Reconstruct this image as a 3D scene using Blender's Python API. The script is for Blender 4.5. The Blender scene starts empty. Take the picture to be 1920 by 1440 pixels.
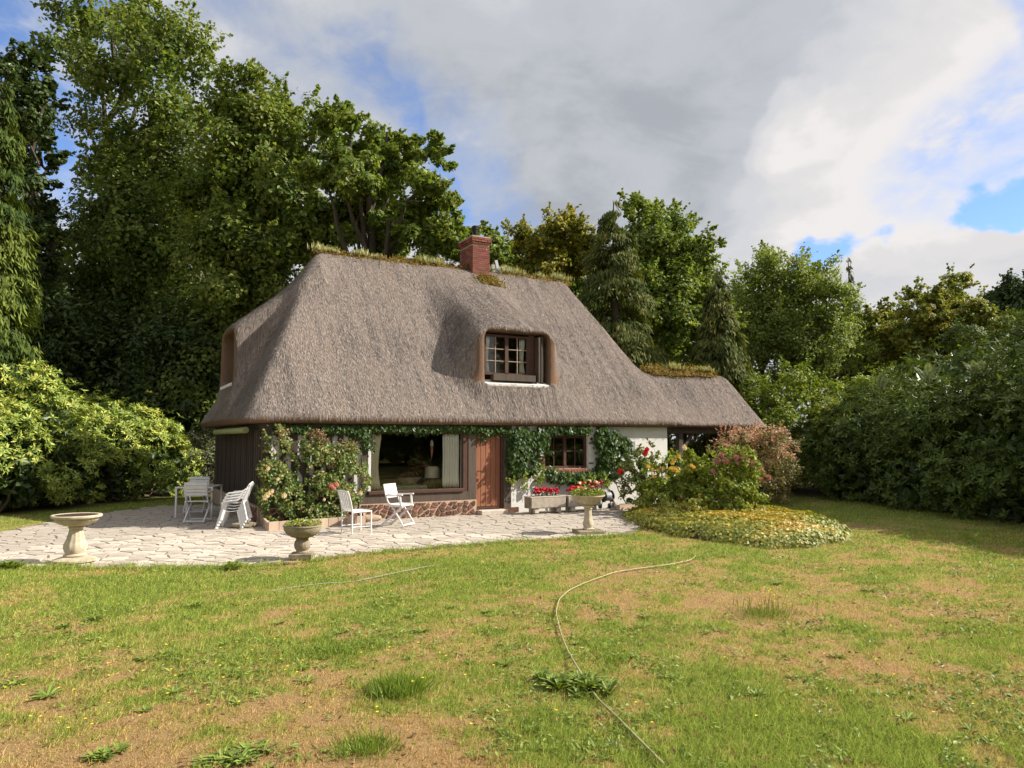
import bpy, math, random
import numpy as np
from mathutils import Vector
R = math.radians
scene = bpy.context.scene
col = scene.collection

# ------------------------------------------------------------------ camera
EYE = 1.9; FPX = 1400.0; PITCH = math.atan(105/1400)
cam_d = bpy.data.cameras.new('camera'); cam = bpy.data.objects.new('camera', cam_d); col.objects.link(cam)
cam_d.sensor_width = 36; cam_d.lens = 36*FPX/1920; cam_d.clip_end = 3000; cam_d.clip_start = 0.1
cam.location = (0, 0, EYE); cam.rotation_euler = (R(90)+PITCH, 0, 0)
scene.camera = cam

# ------------------------------------------------------------------ sky and sun
SUN_EL = R(37); SUN_AZ = R(3)           # azimuth from +X towards +Y
sdir = Vector((math.cos(SUN_EL)*math.cos(SUN_AZ), math.cos(SUN_EL)*math.sin(SUN_AZ), math.sin(SUN_EL)))
sun_d = bpy.data.lights.new('sun', 'SUN'); sun = bpy.data.objects.new('sun', sun_d); col.objects.link(sun)
sun_d.energy = 5.0; sun_d.angle = R(0.6); sun_d.color = (1.0, .93, .82)
sun.rotation_euler = sdir.to_track_quat('Z', 'Y').to_euler()
scene.view_settings.view_transform = 'Standard'; scene.view_settings.look = 'None'
scene.view_settings.exposure = 0.84; scene.view_settings.gamma = 1.0
scene.view_settings.use_curve_mapping = False
scene.cycles.max_bounces = 8; scene.cycles.diffuse_bounces = 4; scene.cycles.glossy_bounces = 2
scene.cycles.transmission_bounces = 6; scene.cycles.transparent_max_bounces = 8
scene.cycles.use_adaptive_sampling = True; scene.cycles.adaptive_threshold = 0.02
try: scene.cycles.use_denoising = True
except Exception: pass

def ray(px, py):
    r = (px-960)/FPX; u = (720-py)/FPX
    return np.array([r, math.cos(PITCH)-u*math.sin(PITCH), math.sin(PITCH)+u*math.cos(PITCH)])
def G(px, py, z=0.0):
    d = ray(px, py); t = (z-EYE)/d[2]; return np.array([0, 0, EYE])+d*t
def D(px, py, Y):
    d = ray(px, py); return np.array([0, 0, EYE])+d*Y/d[1]

class NT:
    """small node tree writer"""
    def __init__(s, tree): s.t = tree; s.n = tree.nodes; s.l = tree.links; s.n.clear()
    def new(s, kind, **kw):
        nd = s.n.new(kind)
        for k, v in kw.items():
            if k.startswith('i_'):
                key = k[2:]; key = int(key) if key.isdigit() else key.replace('_', ' ')
                s.put(nd.inputs[key], v)
            else: setattr(nd, k, v)
        return nd
    def put(s, sock, v):
        if hasattr(v, 'links') and hasattr(v, 'is_output'): s.l.new(v, sock)
        elif hasattr(v, 'outputs'): s.l.new(v.outputs[0], sock)
        else:
            if isinstance(v, tuple) and len(v) == 3 and sock.type == 'RGBA': v = (*v, 1)
            sock.default_value = v
    def math(s, op, a, b=0.0, c=None, clamp=False):
        nd = s.new('ShaderNodeMath', operation=op, use_clamp=clamp); s.put(nd.inputs[0], a); s.put(nd.inputs[1], b)
        if c is not None: s.put(nd.inputs[2], c)
        return nd.outputs[0]
    def vmath(s, op, a, b=(0, 0, 0)):
        nd = s.new('ShaderNodeVectorMath', operation=op); s.put(nd.inputs[0], a); s.put(nd.inputs[1], b)
        return nd.outputs['Value' if op in ('DOT_PRODUCT', 'LENGTH') else 0]
    def mix(s, f, a, b, mode='MIX'):
        nd = s.new('ShaderNodeMix', data_type='RGBA', blend_type=mode)
        s.put(nd.inputs[0], f); s.put(nd.inputs[6], a); s.put(nd.inputs[7], b); return nd.outputs[2]
    def ramp(s, f, stops, interp='LINEAR'):
        nd = s.new('ShaderNodeValToRGB'); nd.color_ramp.interpolation = interp; e = nd.color_ramp.elements
        while len(e) < len(stops): e.new(.5)
        for el, (p, c) in zip(e, stops):
            el.position = p; el.color = (c, c, c, 1) if isinstance(c, (int, float)) else (*c, 1)
        s.put(nd.inputs[0], f); return nd.outputs[0]
    def noise(s, vec, scale, detail=4, rough=.55, dist=0.0):
        nd = s.new('ShaderNodeTexNoise'); 
        if vec is not None: s.put(nd.inputs['Vector'], vec)
        s.put(nd.inputs['Scale'], scale); s.put(nd.inputs['Detail'], detail); s.put(nd.inputs['Roughness'], rough); s.put(nd.inputs['Distortion'], dist)
        return nd.outputs[0]
    def smooth(s, x, lo, hi):
        nd = s.new('ShaderNodeMapRange', interpolation_type='SMOOTHSTEP'); s.put(nd.inputs[0], x)
        nd.inputs[1].default_value = lo; nd.inputs[2].default_value = hi; return nd.outputs[0]

world = bpy.data.worlds.new('World'); scene.world = world; world.use_nodes = True
w = NT(world.node_tree)
tc = w.new('ShaderNodeTexCoord'); gen = tc.outputs['Generated']
sky = w.new('ShaderNodeTexSky', sky_type='NISHITA', sun_disc=False, sun_elevation=SUN_EL, sun_rotation=R(90)-SUN_AZ, altitude=1500, dust_density=.3, ozone_density=2.5)
sep = w.new('ShaderNodeSeparateXYZ'); w.put(sep.inputs[0], gen)
zz = w.math('ADD', w.math('MAXIMUM', sep.outputs[2], 0.0), 0.22)
cp = w.new('ShaderNodeCombineXYZ'); w.put(cp.inputs[0], w.math('DIVIDE', sep.outputs[0], zz)); w.put(cp.inputs[1], w.math('DIVIDE', sep.outputs[1], zz))
cv = w.vmath('ADD', cp.outputs[0], (3.1, 1.7, 0.0))
def noisec(vec, scale, detail):
    nd = w.new('ShaderNodeTexNoise'); w.put(nd.inputs['Vector'], vec); w.put(nd.inputs['Scale'], scale); w.put(nd.inputs['Detail'], detail); return nd.outputs['Color']
big = w.noise(cv, 0.7, 3, .5, .3)                  # large cloud banks
fine = w.noise(cv, 2.4, 8, .56, .5)                # ragged edges
puff = w.noise(w.vmath('MULTIPLY', cv, (1.0, .75, 1.0)), 11.0, 6, .6, .3)
off = w.vmath('ADD', w.vmath('MULTIPLY', w.vmath('SUBTRACT', noisec(gen, 3.2, 5), (.5, .5, .5)), (.34, .34, .34)), w.vmath('MULTIPLY', w.vmath('SUBTRACT', noisec(gen, 15, 5), (.5, .5, .5)), (.085, .085, .085)))
dirw = w.vmath('NORMALIZE', w.vmath('ADD', gen, off))
def lobe(px, py, lo, hi):
    d = ray(px, py); d = d/np.linalg.norm(d)
    dt = w.vmath('DOT_PRODUCT', dirw, tuple(float(q) for q in d))
    return w.smooth(dt, math.cos(R(lo)), math.cos(R(hi)))
def total(start, lst):
    for px, py, lo, hi, am in lst: start = w.math('ADD', start, w.math('MULTIPLY', lobe(px, py, lo, hi), am))
    return start
# thick grey bank, thin veil, and torn openings
bank = total(w.math('MULTIPLY', w.math('SUBTRACT', big, .55), 1.6), ((1200, 150, 24, 8, .75), (1120, 330, 13, 3, .5), (1560, 330, 14, 3, .45), (1700, 60, 18, 4, .35), (1500, 470, 12, 3, .35), (1850, 560, 9, 2, .5), (1700, 400, 9, 2, .35)))
bank = w.smooth(bank, .05, .55)
veil = w.math('ADD', .80, w.math('MULTIPLY', w.math('SUBTRACT', fine, .5), 1.5))
veil = w.math('ADD', w.math('ADD', veil, w.math('MULTIPLY', w.math('SUBTRACT', puff, .5), .55)), w.math('MULTIPLY', w.math('SUBTRACT', 1.0, w.smooth(sep.outputs[2], .08, .34)), .45))
tear = total(w.math('MULTIPLY', w.math('SUBTRACT', puff, .5), 0.0), ((1890, 265, 8.5, 1, .38), (1655, 488, 2.6, .3, .85), (1845, 432, 2.4, .3, .70), (10, 20, 10, 1, .5), (890, 345, 7, 1, .34), (740, 165, 6, 1, .18), (120, 280, 8, 1, .2)))
cover = w.math('SUBTRACT', w.math('MAXIMUM', veil, bank), w.math('MULTIPLY', tear, w.math('ADD', .25, w.math('MULTIPLY', w.math('SUBTRACT', .98, puff), 2.2))), None, True)
cover = w.smooth(cover, .02, .95)
sunside = w.smooth(w.vmath('DOT_PRODUCT', gen, tuple(sdir)), .20, .98)
shade = w.math('ADD', w.math('ADD', w.math('MULTIPLY', sunside, .55), .50), w.math('MULTIPLY', w.math('SUBTRACT', fine, .5), 1.15))
shade = w.math('ADD', shade, w.math('MULTIPLY', w.math('SUBTRACT', puff, .5), .32))
shade = total(shade, ((1120, 150, 26, 4, -.27), (1130, 350, 11, 2, -.08), (1400, 320, 9, 1, -.12), (1480, 208, 4.0, .2, .34), (1780, 190, 13, 3, .22), (1600, 480, 13, 3, .26), (1860, 540, 7, 1, -.22), (1300, 60, 16, 2, -.10), (640, 60, 12, 2, -.06)))
ccol = w.ramp(shade, [(0.0, (.235, .25, .275)), (.30, (.305, .318, .342)), (.55, (.375, .38, .398)), (.80, (.43, .422, .422)), (1.0, (.49, .475, .47))], 'EASE')
bg1 = w.new('ShaderNodeBackground', i_Strength=0.125); w.put(bg1.inputs[0], w.mix(1.0, sky.outputs[0], (.80, .86, 1.0), 'MULTIPLY'))
bg2 = w.new('ShaderNodeBackground', i_Strength=1.0); w.put(bg2.inputs[0], ccol)
ms = w.new('ShaderNodeMixShader'); w.put(ms.inputs[0], cover); w.put(ms.inputs[1], bg1); w.put(ms.inputs[2], bg2)
wo = w.new('ShaderNodeOutputWorld'); w.put(wo.inputs[0], ms)

# ------------------------------------------------------------------ numpy helpers
def rngf(seed): return np.random.default_rng(seed)
_tab = rngf(7).random((256, 256))
def vnoise(x, y, s=0):
    x = np.asarray(x, float)+s*17.3; y = np.asarray(y, float)+s*9.1
    xi = np.floor(x).astype(int); yi = np.floor(y).astype(int); fx = x-xi; fy = y-yi
    fx = fx*fx*(3-2*fx); fy = fy*fy*(3-2*fy)
    a = _tab[xi % 256, yi % 256]; b = _tab[(xi+1) % 256, yi % 256]; c = _tab[xi % 256, (yi+1) % 256]; d = _tab[(xi+1) % 256, (yi+1) % 256]
    return (a*(1-fx)+b*fx)*(1-fy)+(c*(1-fx)+d*fx)*fy
def fbm(x, y, s=0, o=4):
    t = 0; am = .5; k = 1.0; n = 0
    for i in range(o): t = t+am*vnoise(x*k, y*k, s+i); n += am; am *= .5; k *= 2.03
    return t/n
def nrm(a): return a/np.maximum(np.linalg.norm(a, axis=-1, keepdims=True), 1e-9)

def tag(o, label=None, cat=None, group=None, kind=None):
    if label: o['label'] = label
    if cat: o['category'] = cat
    if group: o['group'] = group
    if kind: o['kind'] = kind
    return o
def empty(name, loc=(0, 0, 0), rz=0.0, label=None, cat=None, group=None, parent=None):
    o = bpy.data.objects.new(name, None); col.objects.link(o); o.location = tuple(float(q) for q in loc); o.rotation_euler = (0, 0, rz)
    o.empty_display_size = .2; o.parent = parent
    return tag(o, label, cat, group)
def link(name, me, parent=None, loc=(0, 0, 0), rot=(0, 0, 0), scale=None):
    o = bpy.data.objects.new(name, me); col.objects.link(o); o.parent = parent
    o.location = tuple(float(q) for q in loc); o.rotation_euler = rot
    if scale is not None: o.scale = scale if not isinstance(scale, (int, float)) else (scale,)*3
    return o
def mesh_np(name, v, f, mats, smooth=False, attrs=None, mi=None):
    """v (n,3), f (m,k) all faces of k corners"""
    me = bpy.data.meshes.new(name); n = len(v); m, k = f.shape
    me.vertices.add(n); me.vertices.foreach_set('co', np.ascontiguousarray(v, np.float32).ravel())
    me.loops.add(m*k); me.loops.foreach_set('vertex_index', np.ascontiguousarray(f, np.int32).ravel())
    me.polygons.add(m); me.polygons.foreach_set('loop_start', np.arange(m, dtype=np.int32)*k)
    if mi is not None: me.polygons.foreach_set('material_index', np.ascontiguousarray(mi, np.int32))
    me.update(calc_edges=True)
    if not smooth: me.shade_flat()
    else: me.shade_smooth()
    for mt in (mats if isinstance(mats, (list, tuple)) else [mats]): me.materials.append(mt)
    for nm, arr in (attrs or {}).items():
        a = me.attributes.new(nm, 'FLOAT' if arr.ndim == 1 else 'FLOAT_VECTOR', 'POINT')
        a.data.foreach_set('value' if arr.ndim == 1 else 'vector', np.ascontiguousarray(arr, np.float32).ravel())
    return me

class MB:
    """collects shapes into one mesh"""
    def __init__(s): s.v = []; s.f = []
    def add(s, v, f):
        o = len(s.v); s.v.extend([tuple(map(float, p)) for p in v]); s.f.extend([tuple(i+o for i in q) for q in f]); return s
    def box(s, x0, x1, y0, y1, z0, z1, rz=0, ry=0, rx=0, piv=None):
        P = np.array([(x, y, z) for z in (z0, z1) for y in (y0, y1) for x in (x0, x1)], float)
        if rz or ry or rx:
            c = P.mean(0) if piv is None else np.array(piv, float); P = P-c
            if rx: cc, ss = math.cos(rx), math.sin(rx); P = P@np.array([[1, 0, 0], [0, cc, -ss], [0, ss, cc]]).T
            if ry: cc, ss = math.cos(ry), math.sin(ry); P = P@np.array([[cc, 0, ss], [0, 1, 0], [-ss, 0, cc]]).T
            if rz: cc, ss = math.cos(rz), math.sin(rz); P = P@np.array([[cc, -ss, 0], [ss, cc, 0], [0, 0, 1]]).T
            P = P+c
        return s.add(P, [(0, 2, 3, 1), (4, 5, 7, 6), (0, 1, 5, 4), (2, 6, 7, 3), (0, 4, 6, 2), (1, 3, 7, 5)])
    def bar(s, a, b, wd, th, up=(0, 0, 1)):
        a = np.array(a, float); b = np.array(b, float); d = nrm(b-a); sd = np.cross(d, up)
        if np.linalg.norm(sd) < 1e-3: sd = np.cross(d, (0, 1, 0))
        sd = nrm(sd); u2 = np.cross(sd, d)
        P = [p+sx*sd*wd/2+sz*u2*th/2 for p in (a, b) for sz in (-1, 1) for sx in (-1, 1)]
        return s.add(P, [(0, 2, 3, 1), (4, 5, 7, 6), (0, 1, 5, 4), (2, 6, 7, 3), (0, 4, 6, 2), (1, 3, 7, 5)])
    def tube(s, pts, r, seg=8):
        pts = np.array(pts, float); n = len(pts); rr = np.full(n, r) if np.isscalar(r) else np.array(r, float)
        t = np.gradient(pts, axis=0); t = nrm(t); ref = np.array([0, 0, 1.]) if abs(t[0, 2]) < .9 else np.array([1., 0, 0])
        V = []; a = nrm(np.cross(t[0], ref))
        for i in range(n):
            a = nrm(a-t[i]*np.dot(a, t[i])); b = np.cross(t[i], a)
            for k in range(seg):
                th = 2*math.pi*k/seg; V.append(pts[i]+rr[i]*(math.cos(th)*a+math.sin(th)*b))
        F = [(i*seg+k, i*seg+(k+1) % seg, (i+1)*seg+(k+1) % seg, (i+1)*seg+k) for i in range(n-1) for k in range(seg)]
        F += [tuple(range(seg))[::-1], tuple((n-1)*seg+k for k in range(seg))]
        return s.add(V, F)
    def lathe(s, prof, seg=24, c=(0, 0, 0), flute=0, amp=0, fr=(0, 1)):
        V = []; n = len(prof)
        for i, (r, z) in enumerate(prof):
            for k in range(seg):
                th = 2*math.pi*k/seg
                q = r*(1-amp*(.5-.5*math.cos(flute*th))) if flute and fr[0] <= i <= fr[1] else r
                V.append((c[0]+q*math.cos(th), c[1]+q*math.sin(th), c[2]+z))
        F = [(i*seg+k, i*seg+(k+1) % seg, (i+1)*seg+(k+1) % seg, (i+1)*seg+k) for i in range(n-1) for k in range(seg)]
        F += [tuple(range(seg))[::-1], tuple((n-1)*seg+k for k in range(seg))]
        return s.add(V, F)
    def mesh(s, name, mat, smooth=False, bevel=0):
        me = bpy.data.meshes.new(name); me.from_pydata(s.v, [], s.f); me.update()
        for mt in (mat if isinstance(mat, (list, tuple)) else [mat]): me.materials.append(mt)
        if smooth:
            me.shade_smooth()
            try: me.set_sharp_from_angle(angle=R(45))
            except Exception: pass
        return me
    def build(s, name, mat, parent=None, smooth=False, bevel=0, loc=(0, 0, 0), rot=(0, 0, 0)):
        o = link(name, s.mesh(name, mat, smooth), parent, loc, rot)
        if bevel:
            b = o.modifiers.new('bevel', 'BEVEL'); b.width = bevel; b.segments = 1; b.limit_method = 'ANGLE'
        return o

def dup(o, parent=None, loc=None, rz=None, label=None, group=None, scale=None):
    c = o.copy(); col.objects.link(c); c.parent = parent
    if loc is not None: c.location = tuple(float(q) for q in loc)
    if rz is not None: c.rotation_euler = (0, 0, rz)
    if scale is not None: c.scale = (scale,)*3 if isinstance(scale, (int, float)) else scale
    if label: c['label'] = label
    if group: c['group'] = group
    for ch in [q for q in kids.get(o.name, [])] or list(o.children): dup(ch, c)
    return c
kids = {}

# ------------------------------------------------------------------ materials
def base_mat(name):
    m = bpy.data.materials.new(name); m.use_nodes = True; t = NT(m.node_tree)
    b = t.new('ShaderNodeBsdfPrincipled'); o = t.new('ShaderNodeOutputMaterial'); t.l.new(b.outputs[0], o.inputs[0])
    return m, t, b, o
def pmat(name, c1, c2=None, scale=6, rough=.8, spec=.3, bump=0.0, bscale=None, detail=5, stretch=None, metal=0.0, dirt=None, dscale=2.0, damt=.5, rnd=0.0):
    m, t, b, o = base_mat(name); tcn = t.new('ShaderNodeTexCoord'); vec = tcn.outputs['Object']
    if stretch: vec = t.vmath('MULTIPLY', vec, stretch)
    c2 = c2 or tuple(q*.75 for q in c1)
    n = t.noise(vec, scale, detail, .6); c = t.mix(t.smooth(n, .3, .7), c1, c2)
    if dirt:
        d = t.noise(tcn.outputs['Object'], dscale, 6, .62); c = t.mix(t.math('MULTIPLY', t.smooth(d, .45, .75), damt), c, dirt)
    if rnd:
        oi = t.new('ShaderNodeObjectInfo'); v = t.math('ADD', t.math('MULTIPLY', oi.outputs['Random'], 2*rnd), 1-rnd)
        hs = t.new('ShaderNodeHueSaturation'); t.put(hs.inputs['Value'], v); t.put(hs.inputs['Color'], c)
        t.put(hs.inputs['Hue'], t.math('ADD', t.math('MULTIPLY', t.math('FRACT', t.math('MULTIPLY', oi.outputs['Random'], 7.31)), .03*rnd/.3), .5-.015*rnd/.3)); c = hs.outputs[0]
    t.put(b.inputs['Base Color'], c); b.inputs['Roughness'].default_value = rough; b.inputs['Specular IOR Level'].default_value = spec; b.inputs['Metallic'].default_value = metal
    if bump:
        bn = t.new('ShaderNodeBump', i_Strength=bump, i_Distance=.02); t.put(bn.inputs['Height'], t.noise(vec, bscale or scale*4, 5, .65)); t.put(b.inputs['Normal'], bn)
    return m
def leafmat(name, cols, trans=.40, rough=.5, spec=.25, clump=.35, gain=1.0):
    """cols: list of colours a leaf picks from; each leaf and each clump varies"""
    cols = [tuple(min(.9, q*gain) for q in c) for c in cols]
    m, t, b, o = base_mat(name); ge = t.new('ShaderNodeNewGeometry'); rp = ge.outputs['Random Per Island']
    at = t.new('ShaderNodeAttribute', attribute_name='clump'); cl = at.outputs['Fac']
    x = t.math('ADD', t.math('MULTIPLY', rp, 1-clump), t.math('MULTIPLY', cl, clump))
    k = len(cols); c = t.ramp(x, [((i+.25)/k if k > 1 else 0, q) for i, q in enumerate(cols)])
    c = t.mix(1.0, c, t.ramp(t.math('FRACT', t.math('MULTIPLY', rp, 13.7)), [(0, (.72, .72, .72)), (1, (1.22, 1.22, 1.22))]), 'MULTIPLY')
    t.put(b.inputs['Base Color'], c); b.inputs['Roughness'].default_value = rough; b.inputs['Specular IOR Level'].default_value = spec
    tr = t.new('ShaderNodeBsdfTranslucent'); t.put(tr.inputs[0], t.mix(1.0, c, (1.25, 1.25, .55), 'MULTIPLY'))
    mx = t.new('ShaderNodeMixShader', i_0=trans); t.l.new(b.outputs[0], mx.inputs[1]); t.l.new(tr.outputs[0], mx.inputs[2]); t.l.new(mx.outputs[0], o.inputs[0])
    return m
def glassmat(name, tint=(.975, .98, .97), f0=.05):
    m, t, b, o = base_mat(name); t.n.remove(b)
    lw = t.new('ShaderNodeFresnel', i_IOR=1.5); tr = t.new('ShaderNodeBsdfTransparent', i_Color=tint); gl = t.new('ShaderNodeBsdfGlossy', i_Roughness=.02)
    mx = t.new('ShaderNodeMixShader'); t.put(mx.inputs[0], lw); t.l.new(tr.outputs[0], mx.inputs[1]); t.l.new(gl.outputs[0], mx.inputs[2]); t.l.new(mx.outputs[0], o.inputs[0])
    return m

M = {}
M['white_wall'] = pmat('lime_render', (.69, .675, .64), (.63, .615, .575), 3, .9, .2, .25, 40, dirt=(.45, .43, .34), dscale=1.6, damt=.35)
M['timber'] = pmat('dark_timber', (.048, .037, .029), (.072, .056, .044), 8, .75, .3, .3, 30, stretch=(1, 1, .12))
M['timber_pale'] = pmat('paler_timber', (.075, .057, .044), (.10, .078, .061), 8, .8, .25, .3, 30, stretch=(1, 1, .15))  # same timber in a paler tone
M['door'] = pmat('red_brown_boards', (.27, .108, .058), (.215, .084, .047), 7, .55, .35, .15, 40, stretch=(3, 3, .25), rnd=.12)
M['frame'] = pmat('red_brown_frame', (.085, .040, .026), (.062, .030, .020), 7, .5, .4, .1, 40)
M['mortar'] = pmat('pink_mortar', (.50, .38, .28), (.42, .31, .225), 9, .95, .1, .5, 60)
M['stone'] = pmat('red_brown_stone', (.19, .088, .060), (.10, .052, .044), 9, .85, .2, .7, 26, dirt=(.24, .14, .07), dscale=5, damt=.6, rnd=.42)
M['brick'] = pmat('chimney_brick', (.27, .085, .060), (.20, .064, .048), 12, .85, .2, .4, 60, rnd=.28, dirt=(.10, .075, .065), dscale=3.0, damt=.45)
M['chim_mortar'] = pmat('chimney_mortar', (.44, .35, .29), (.36, .28, .23), 20, .95, .1)
M['sill_brick'] = pmat('sill_brick', (.33, .14, .10), (.27, .11, .08), 12, .85, .2, .3, 60, rnd=.2)
M['flag'] = pmat('pale_flagstone', (.50, .44, .37), (.42, .365, .30), 2.6, .85, .22, .35, 22, dirt=(.27, .225, .18), dscale=4.5, damt=.5, rnd=.2)
M['joint'] = pmat('paving_joint', (.215, .18, .14), (.145, .12, .09), 9, .95, .1, .6, 50, dirt=(.09, .12, .04), dscale=1.2, damt=.6)
M['cast'] = pmat('weathered_cast_stone', (.55, .475, .355), (.44, .37, .265), 9, .9, .15, .35, 45, dirt=(.17, .14, .095), dscale=5, damt=.55)
M['cast_dark'] = pmat('moss_and_groove_shade_stone', (.34, .28, .20), (.24, .20, .14), 9, .9, .15, .45, 45, dirt=(.08, .075, .045), dscale=6, damt=.8)  # moss on the urn; also groove shade on the trough bodies
M['conc'] = pmat('trough_concrete', (.56, .495, .415), (.48, .415, .345), 10, .9, .15, .3, 50, dirt=(.18, .15, .115), dscale=4, damt=.45)
M['tile'] = pmat('buff_edging_tile', (.47, .36, .265), (.40, .30, .215), 8, .85, .2, .2, 40, rnd=.16)
M['white'] = pmat('white_plastic', (.68, .68, .675), (.63, .63, .62), 5, .42, .4, dirt=(.55, .54, .49), dscale=6, damt=.25)
M['white_paint'] = pmat('white_painted_wood', (.66, .655, .64), (.60, .595, .575), 14, .55, .35, .1, 60)
M['grey_metal'] = pmat('grey_metal', (.24, .25, .26), (.30, .31, .32), 8, .5, .4, metal=.3)
M['black'] = pmat('black_plastic', (.02, .02, .022), (.03, .03, .032), 8, .5, .4)
M['hose'] = pmat('yellow_hose', (.36, .33, .16), (.30, .27, .13), 14, .5, .35)
M['hose_grey'] = pmat('grey_hose', (.24, .25, .26), (.3, .3, .3), 14, .5, .35)
M['hose_pale'] = pmat('pale_hose', (.26, .28, .21), (.2, .22, .16), 14, .5, .35)
M['soil'] = pmat('soil', (.075, .052, .036), (.04, .028, .02), 14, .95, .1, .8, 40)
M['bark'] = pmat('bark', (.10, .082, .062), (.055, .045, .036), 5, .95, .1, .9, 18, stretch=(1, 1, .25), dirt=(.09, .10, .05), damt=.4)
M['stem'] = pmat('shrub_stem', (.16, .12, .08), (.10, .075, .05), 12, .9, .1)
M['curtain'] = pmat('cream_curtain', (.80, .74, .56), (.74, .68, .50), 3, .9, .1)
M['curtain_white'] = pmat('pale_curtain', (.88, .86, .78), (.84, .82, .73), 3, .9, .1)
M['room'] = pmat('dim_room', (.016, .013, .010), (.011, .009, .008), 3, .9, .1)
M['cloth'] = pmat('sage_cloth', (.58, .60, .40), (.50, .52, .33), 9, .9, .1)
M['shade'] = pmat('lamp_shade_linen', (.62, .57, .44), (.56, .51, .39), 14, .9, .1)
M['copper'] = pmat('copper_cone', (.62, .27, .14), (.5, .2, .1), 8, .35, .5, metal=.5)
M['awning'] = pmat('faded_awning', (.33, .34, .16), (.28, .29, .13), 6, .85, .2)
M['flue'] = pmat('black_flue', (.018, .018, .019), (.028, .028, .028), 9, .8, .15)
M['glass'] = glassmat('window_glass')
M['table_glass'] = pmat('smoked_table_glass', (.30, .32, .32), (.26, .28, .28), 5, .15, .5)
M['red'] = leafmat('red_petal', [(.62, .015, .025), (.50, .01, .03), (.70, .04, .03)], .2, .6, .2)
M['crimson'] = leafmat('geranium_petal', [(.62, .010, .035), (.50, .008, .03), (.70, .03, .05)], .2, .6, .2)
M['yellow'] = leafmat('yellow_petal', [(.80, .55, .10), (.85, .62, .20), (.78, .48, .08)], .25, .6, .2)
M['cream'] = leafmat('cream_petal', [(.82, .70, .42), (.84, .74, .52), (.80, .62, .34)], .25, .6, .2)
M['pink'] = leafmat('pink_petal', [(.75, .28, .26), (.80, .36, .32), (.7, .22, .22)], .25, .6, .2)
M['mauve'] = leafmat('dusky_pink_flower', [(.46, .20, .18), (.54, .30, .26), (.40, .16, .15)], .25, .6, .2)

# foliage palettes
M['oak'] = leafmat('oak_leaf', [(.028, .050, .010), (.056, .082, .016), (.082, .104, .022), (.108, .116, .027)], gain=2.3)
M['oak2'] = leafmat('olive_oak_leaf', [(.024, .046, .011), (.050, .077, .017), (.080, .103, .024), (.112, .124, .032)], gain=2.25)
M['chestnut'] = leafmat('chestnut_leaf', [(.035, .062, .013), (.065, .098, .019), (.10, .128, .025), (.13, .145, .032)], gain=1.95)
M['gold'] = leafmat('golden_leaf', [(.060, .080, .016), (.105, .118, .020), (.15, .14, .024), (.19, .14, .026)], gain=2.1)
M['conifer'] = leafmat('conifer_spray', [(.022, .036, .011), (.040, .054, .015), (.060, .070, .019), (.080, .076, .023)], .2, .75, .1, gain=2.0)
M['cypress'] = leafmat('bright_conifer_spray', [(.024, .046, .012), (.045, .072, .016), (.078, .105, .020), (.12, .15, .028)], .2, .75, .1, clump=.6, gain=1.25)
M['birch'] = leafmat('birch_leaf', [(.046, .072, .018), (.076, .105, .026), (.11, .135, .034), (.135, .145, .038)], gain=2.3)
M['gold2'] = leafmat('turning_leaf', [(.050, .076, .016), (.090, .112, .020), (.13, .138, .024), (.17, .14, .028)], gain=1.9)
M['rhodo'] = leafmat('sunlit_rhododendron_leaf', [(.046, .082, .018), (.095, .138, .026), (.155, .19, .036), (.225, .22, .040)], .18, .45, .28, gain=2.0)  # brighter copy of the leaf, sunlight put into its colour
M['rhodo_dark'] = leafmat('shaded_rhododendron_leaf', [(.024, .044, .010), (.040, .066, .014), (.066, .094, .018), (.105, .125, .024)], .20, .5, .16, gain=1.5)  # darker copy of the leaf, the right bank's shade put into its colour
M['laurel'] = leafmat('shade_leaf', [(.014, .026, .009), (.026, .042, .012), (.042, .058, .016)], .2, .4, gain=2.1)
M['bush'] = leafmat('yellow_green_leaf', [(.07, .115, .016), (.12, .165, .022), (.18, .20, .026)], .35, gain=1.45)
M['grey_leaf'] = leafmat('grey_green_leaf', [(.060, .072, .036), (.10, .11, .055), (.13, .14, .075)], .25, gain=1.5)
M['vine'] = leafmat('vine_leaf', [(.020, .042, .012), (.035, .068, .016), (.060, .10, .020)], .25, .4, gain=1.25)
M['vine_bright'] = leafmat('young_vine_leaf', [(.11, .17, .02), (.17, .23, .028), (.22, .26, .035)], .35, .45, gain=1.1)
M['rose'] = leafmat('rose_leaf', [(.035, .066, .018), (.060, .098, .022), (.10, .135, .030), (.16, .115, .04)], .25, .38, gain=1.75)
M['rose_red'] = leafmat('young_rose_leaf', [(.20, .075, .035), (.16, .09, .03), (.11, .12, .03)], .3, .4, gain=1.1)
M['yrose'] = leafmat('yellow_green_rose_leaf', [(.08, .125, .02), (.135, .17, .028), (.19, .20, .032)], .3, .4, gain=1.9)
M['spirea'] = leafmat('soft_green_leaf', [(.07, .11, .018), (.12, .155, .025), (.175, .19, .03)], .3, .45, gain=1.9)
M['abelia'] = leafmat('bronze_leaf', [(.075, .075, .030), (.10, .095, .035), (.15, .115, .055)], .25, .5, gain=1.9)
M['abelia_top'] = leafmat('pink_bract', [(.36, .19, .15), (.46, .28, .23), (.24, .15, .09), (.52, .36, .30)], .25, .6, gain=1.5)
M['cover'] = leafmat('ground_cover_leaf', [(.07, .115, .020), (.14, .165, .028), (.26, .24, .042), (.40, .28, .065)], .25, .45, clump=.7, gain=1.3)
M['cover_rim'] = leafmat('green_rim_leaf', [(.07, .105, .020), (.15, .17, .035), (.27, .25, .055)], .25, .45, gain=1.4)
M['heather'] = leafmat('needle_mound', [(.08, .10, .018), (.13, .14, .022), (.18, .17, .03)], .2, .6, gain=1.1)
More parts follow.
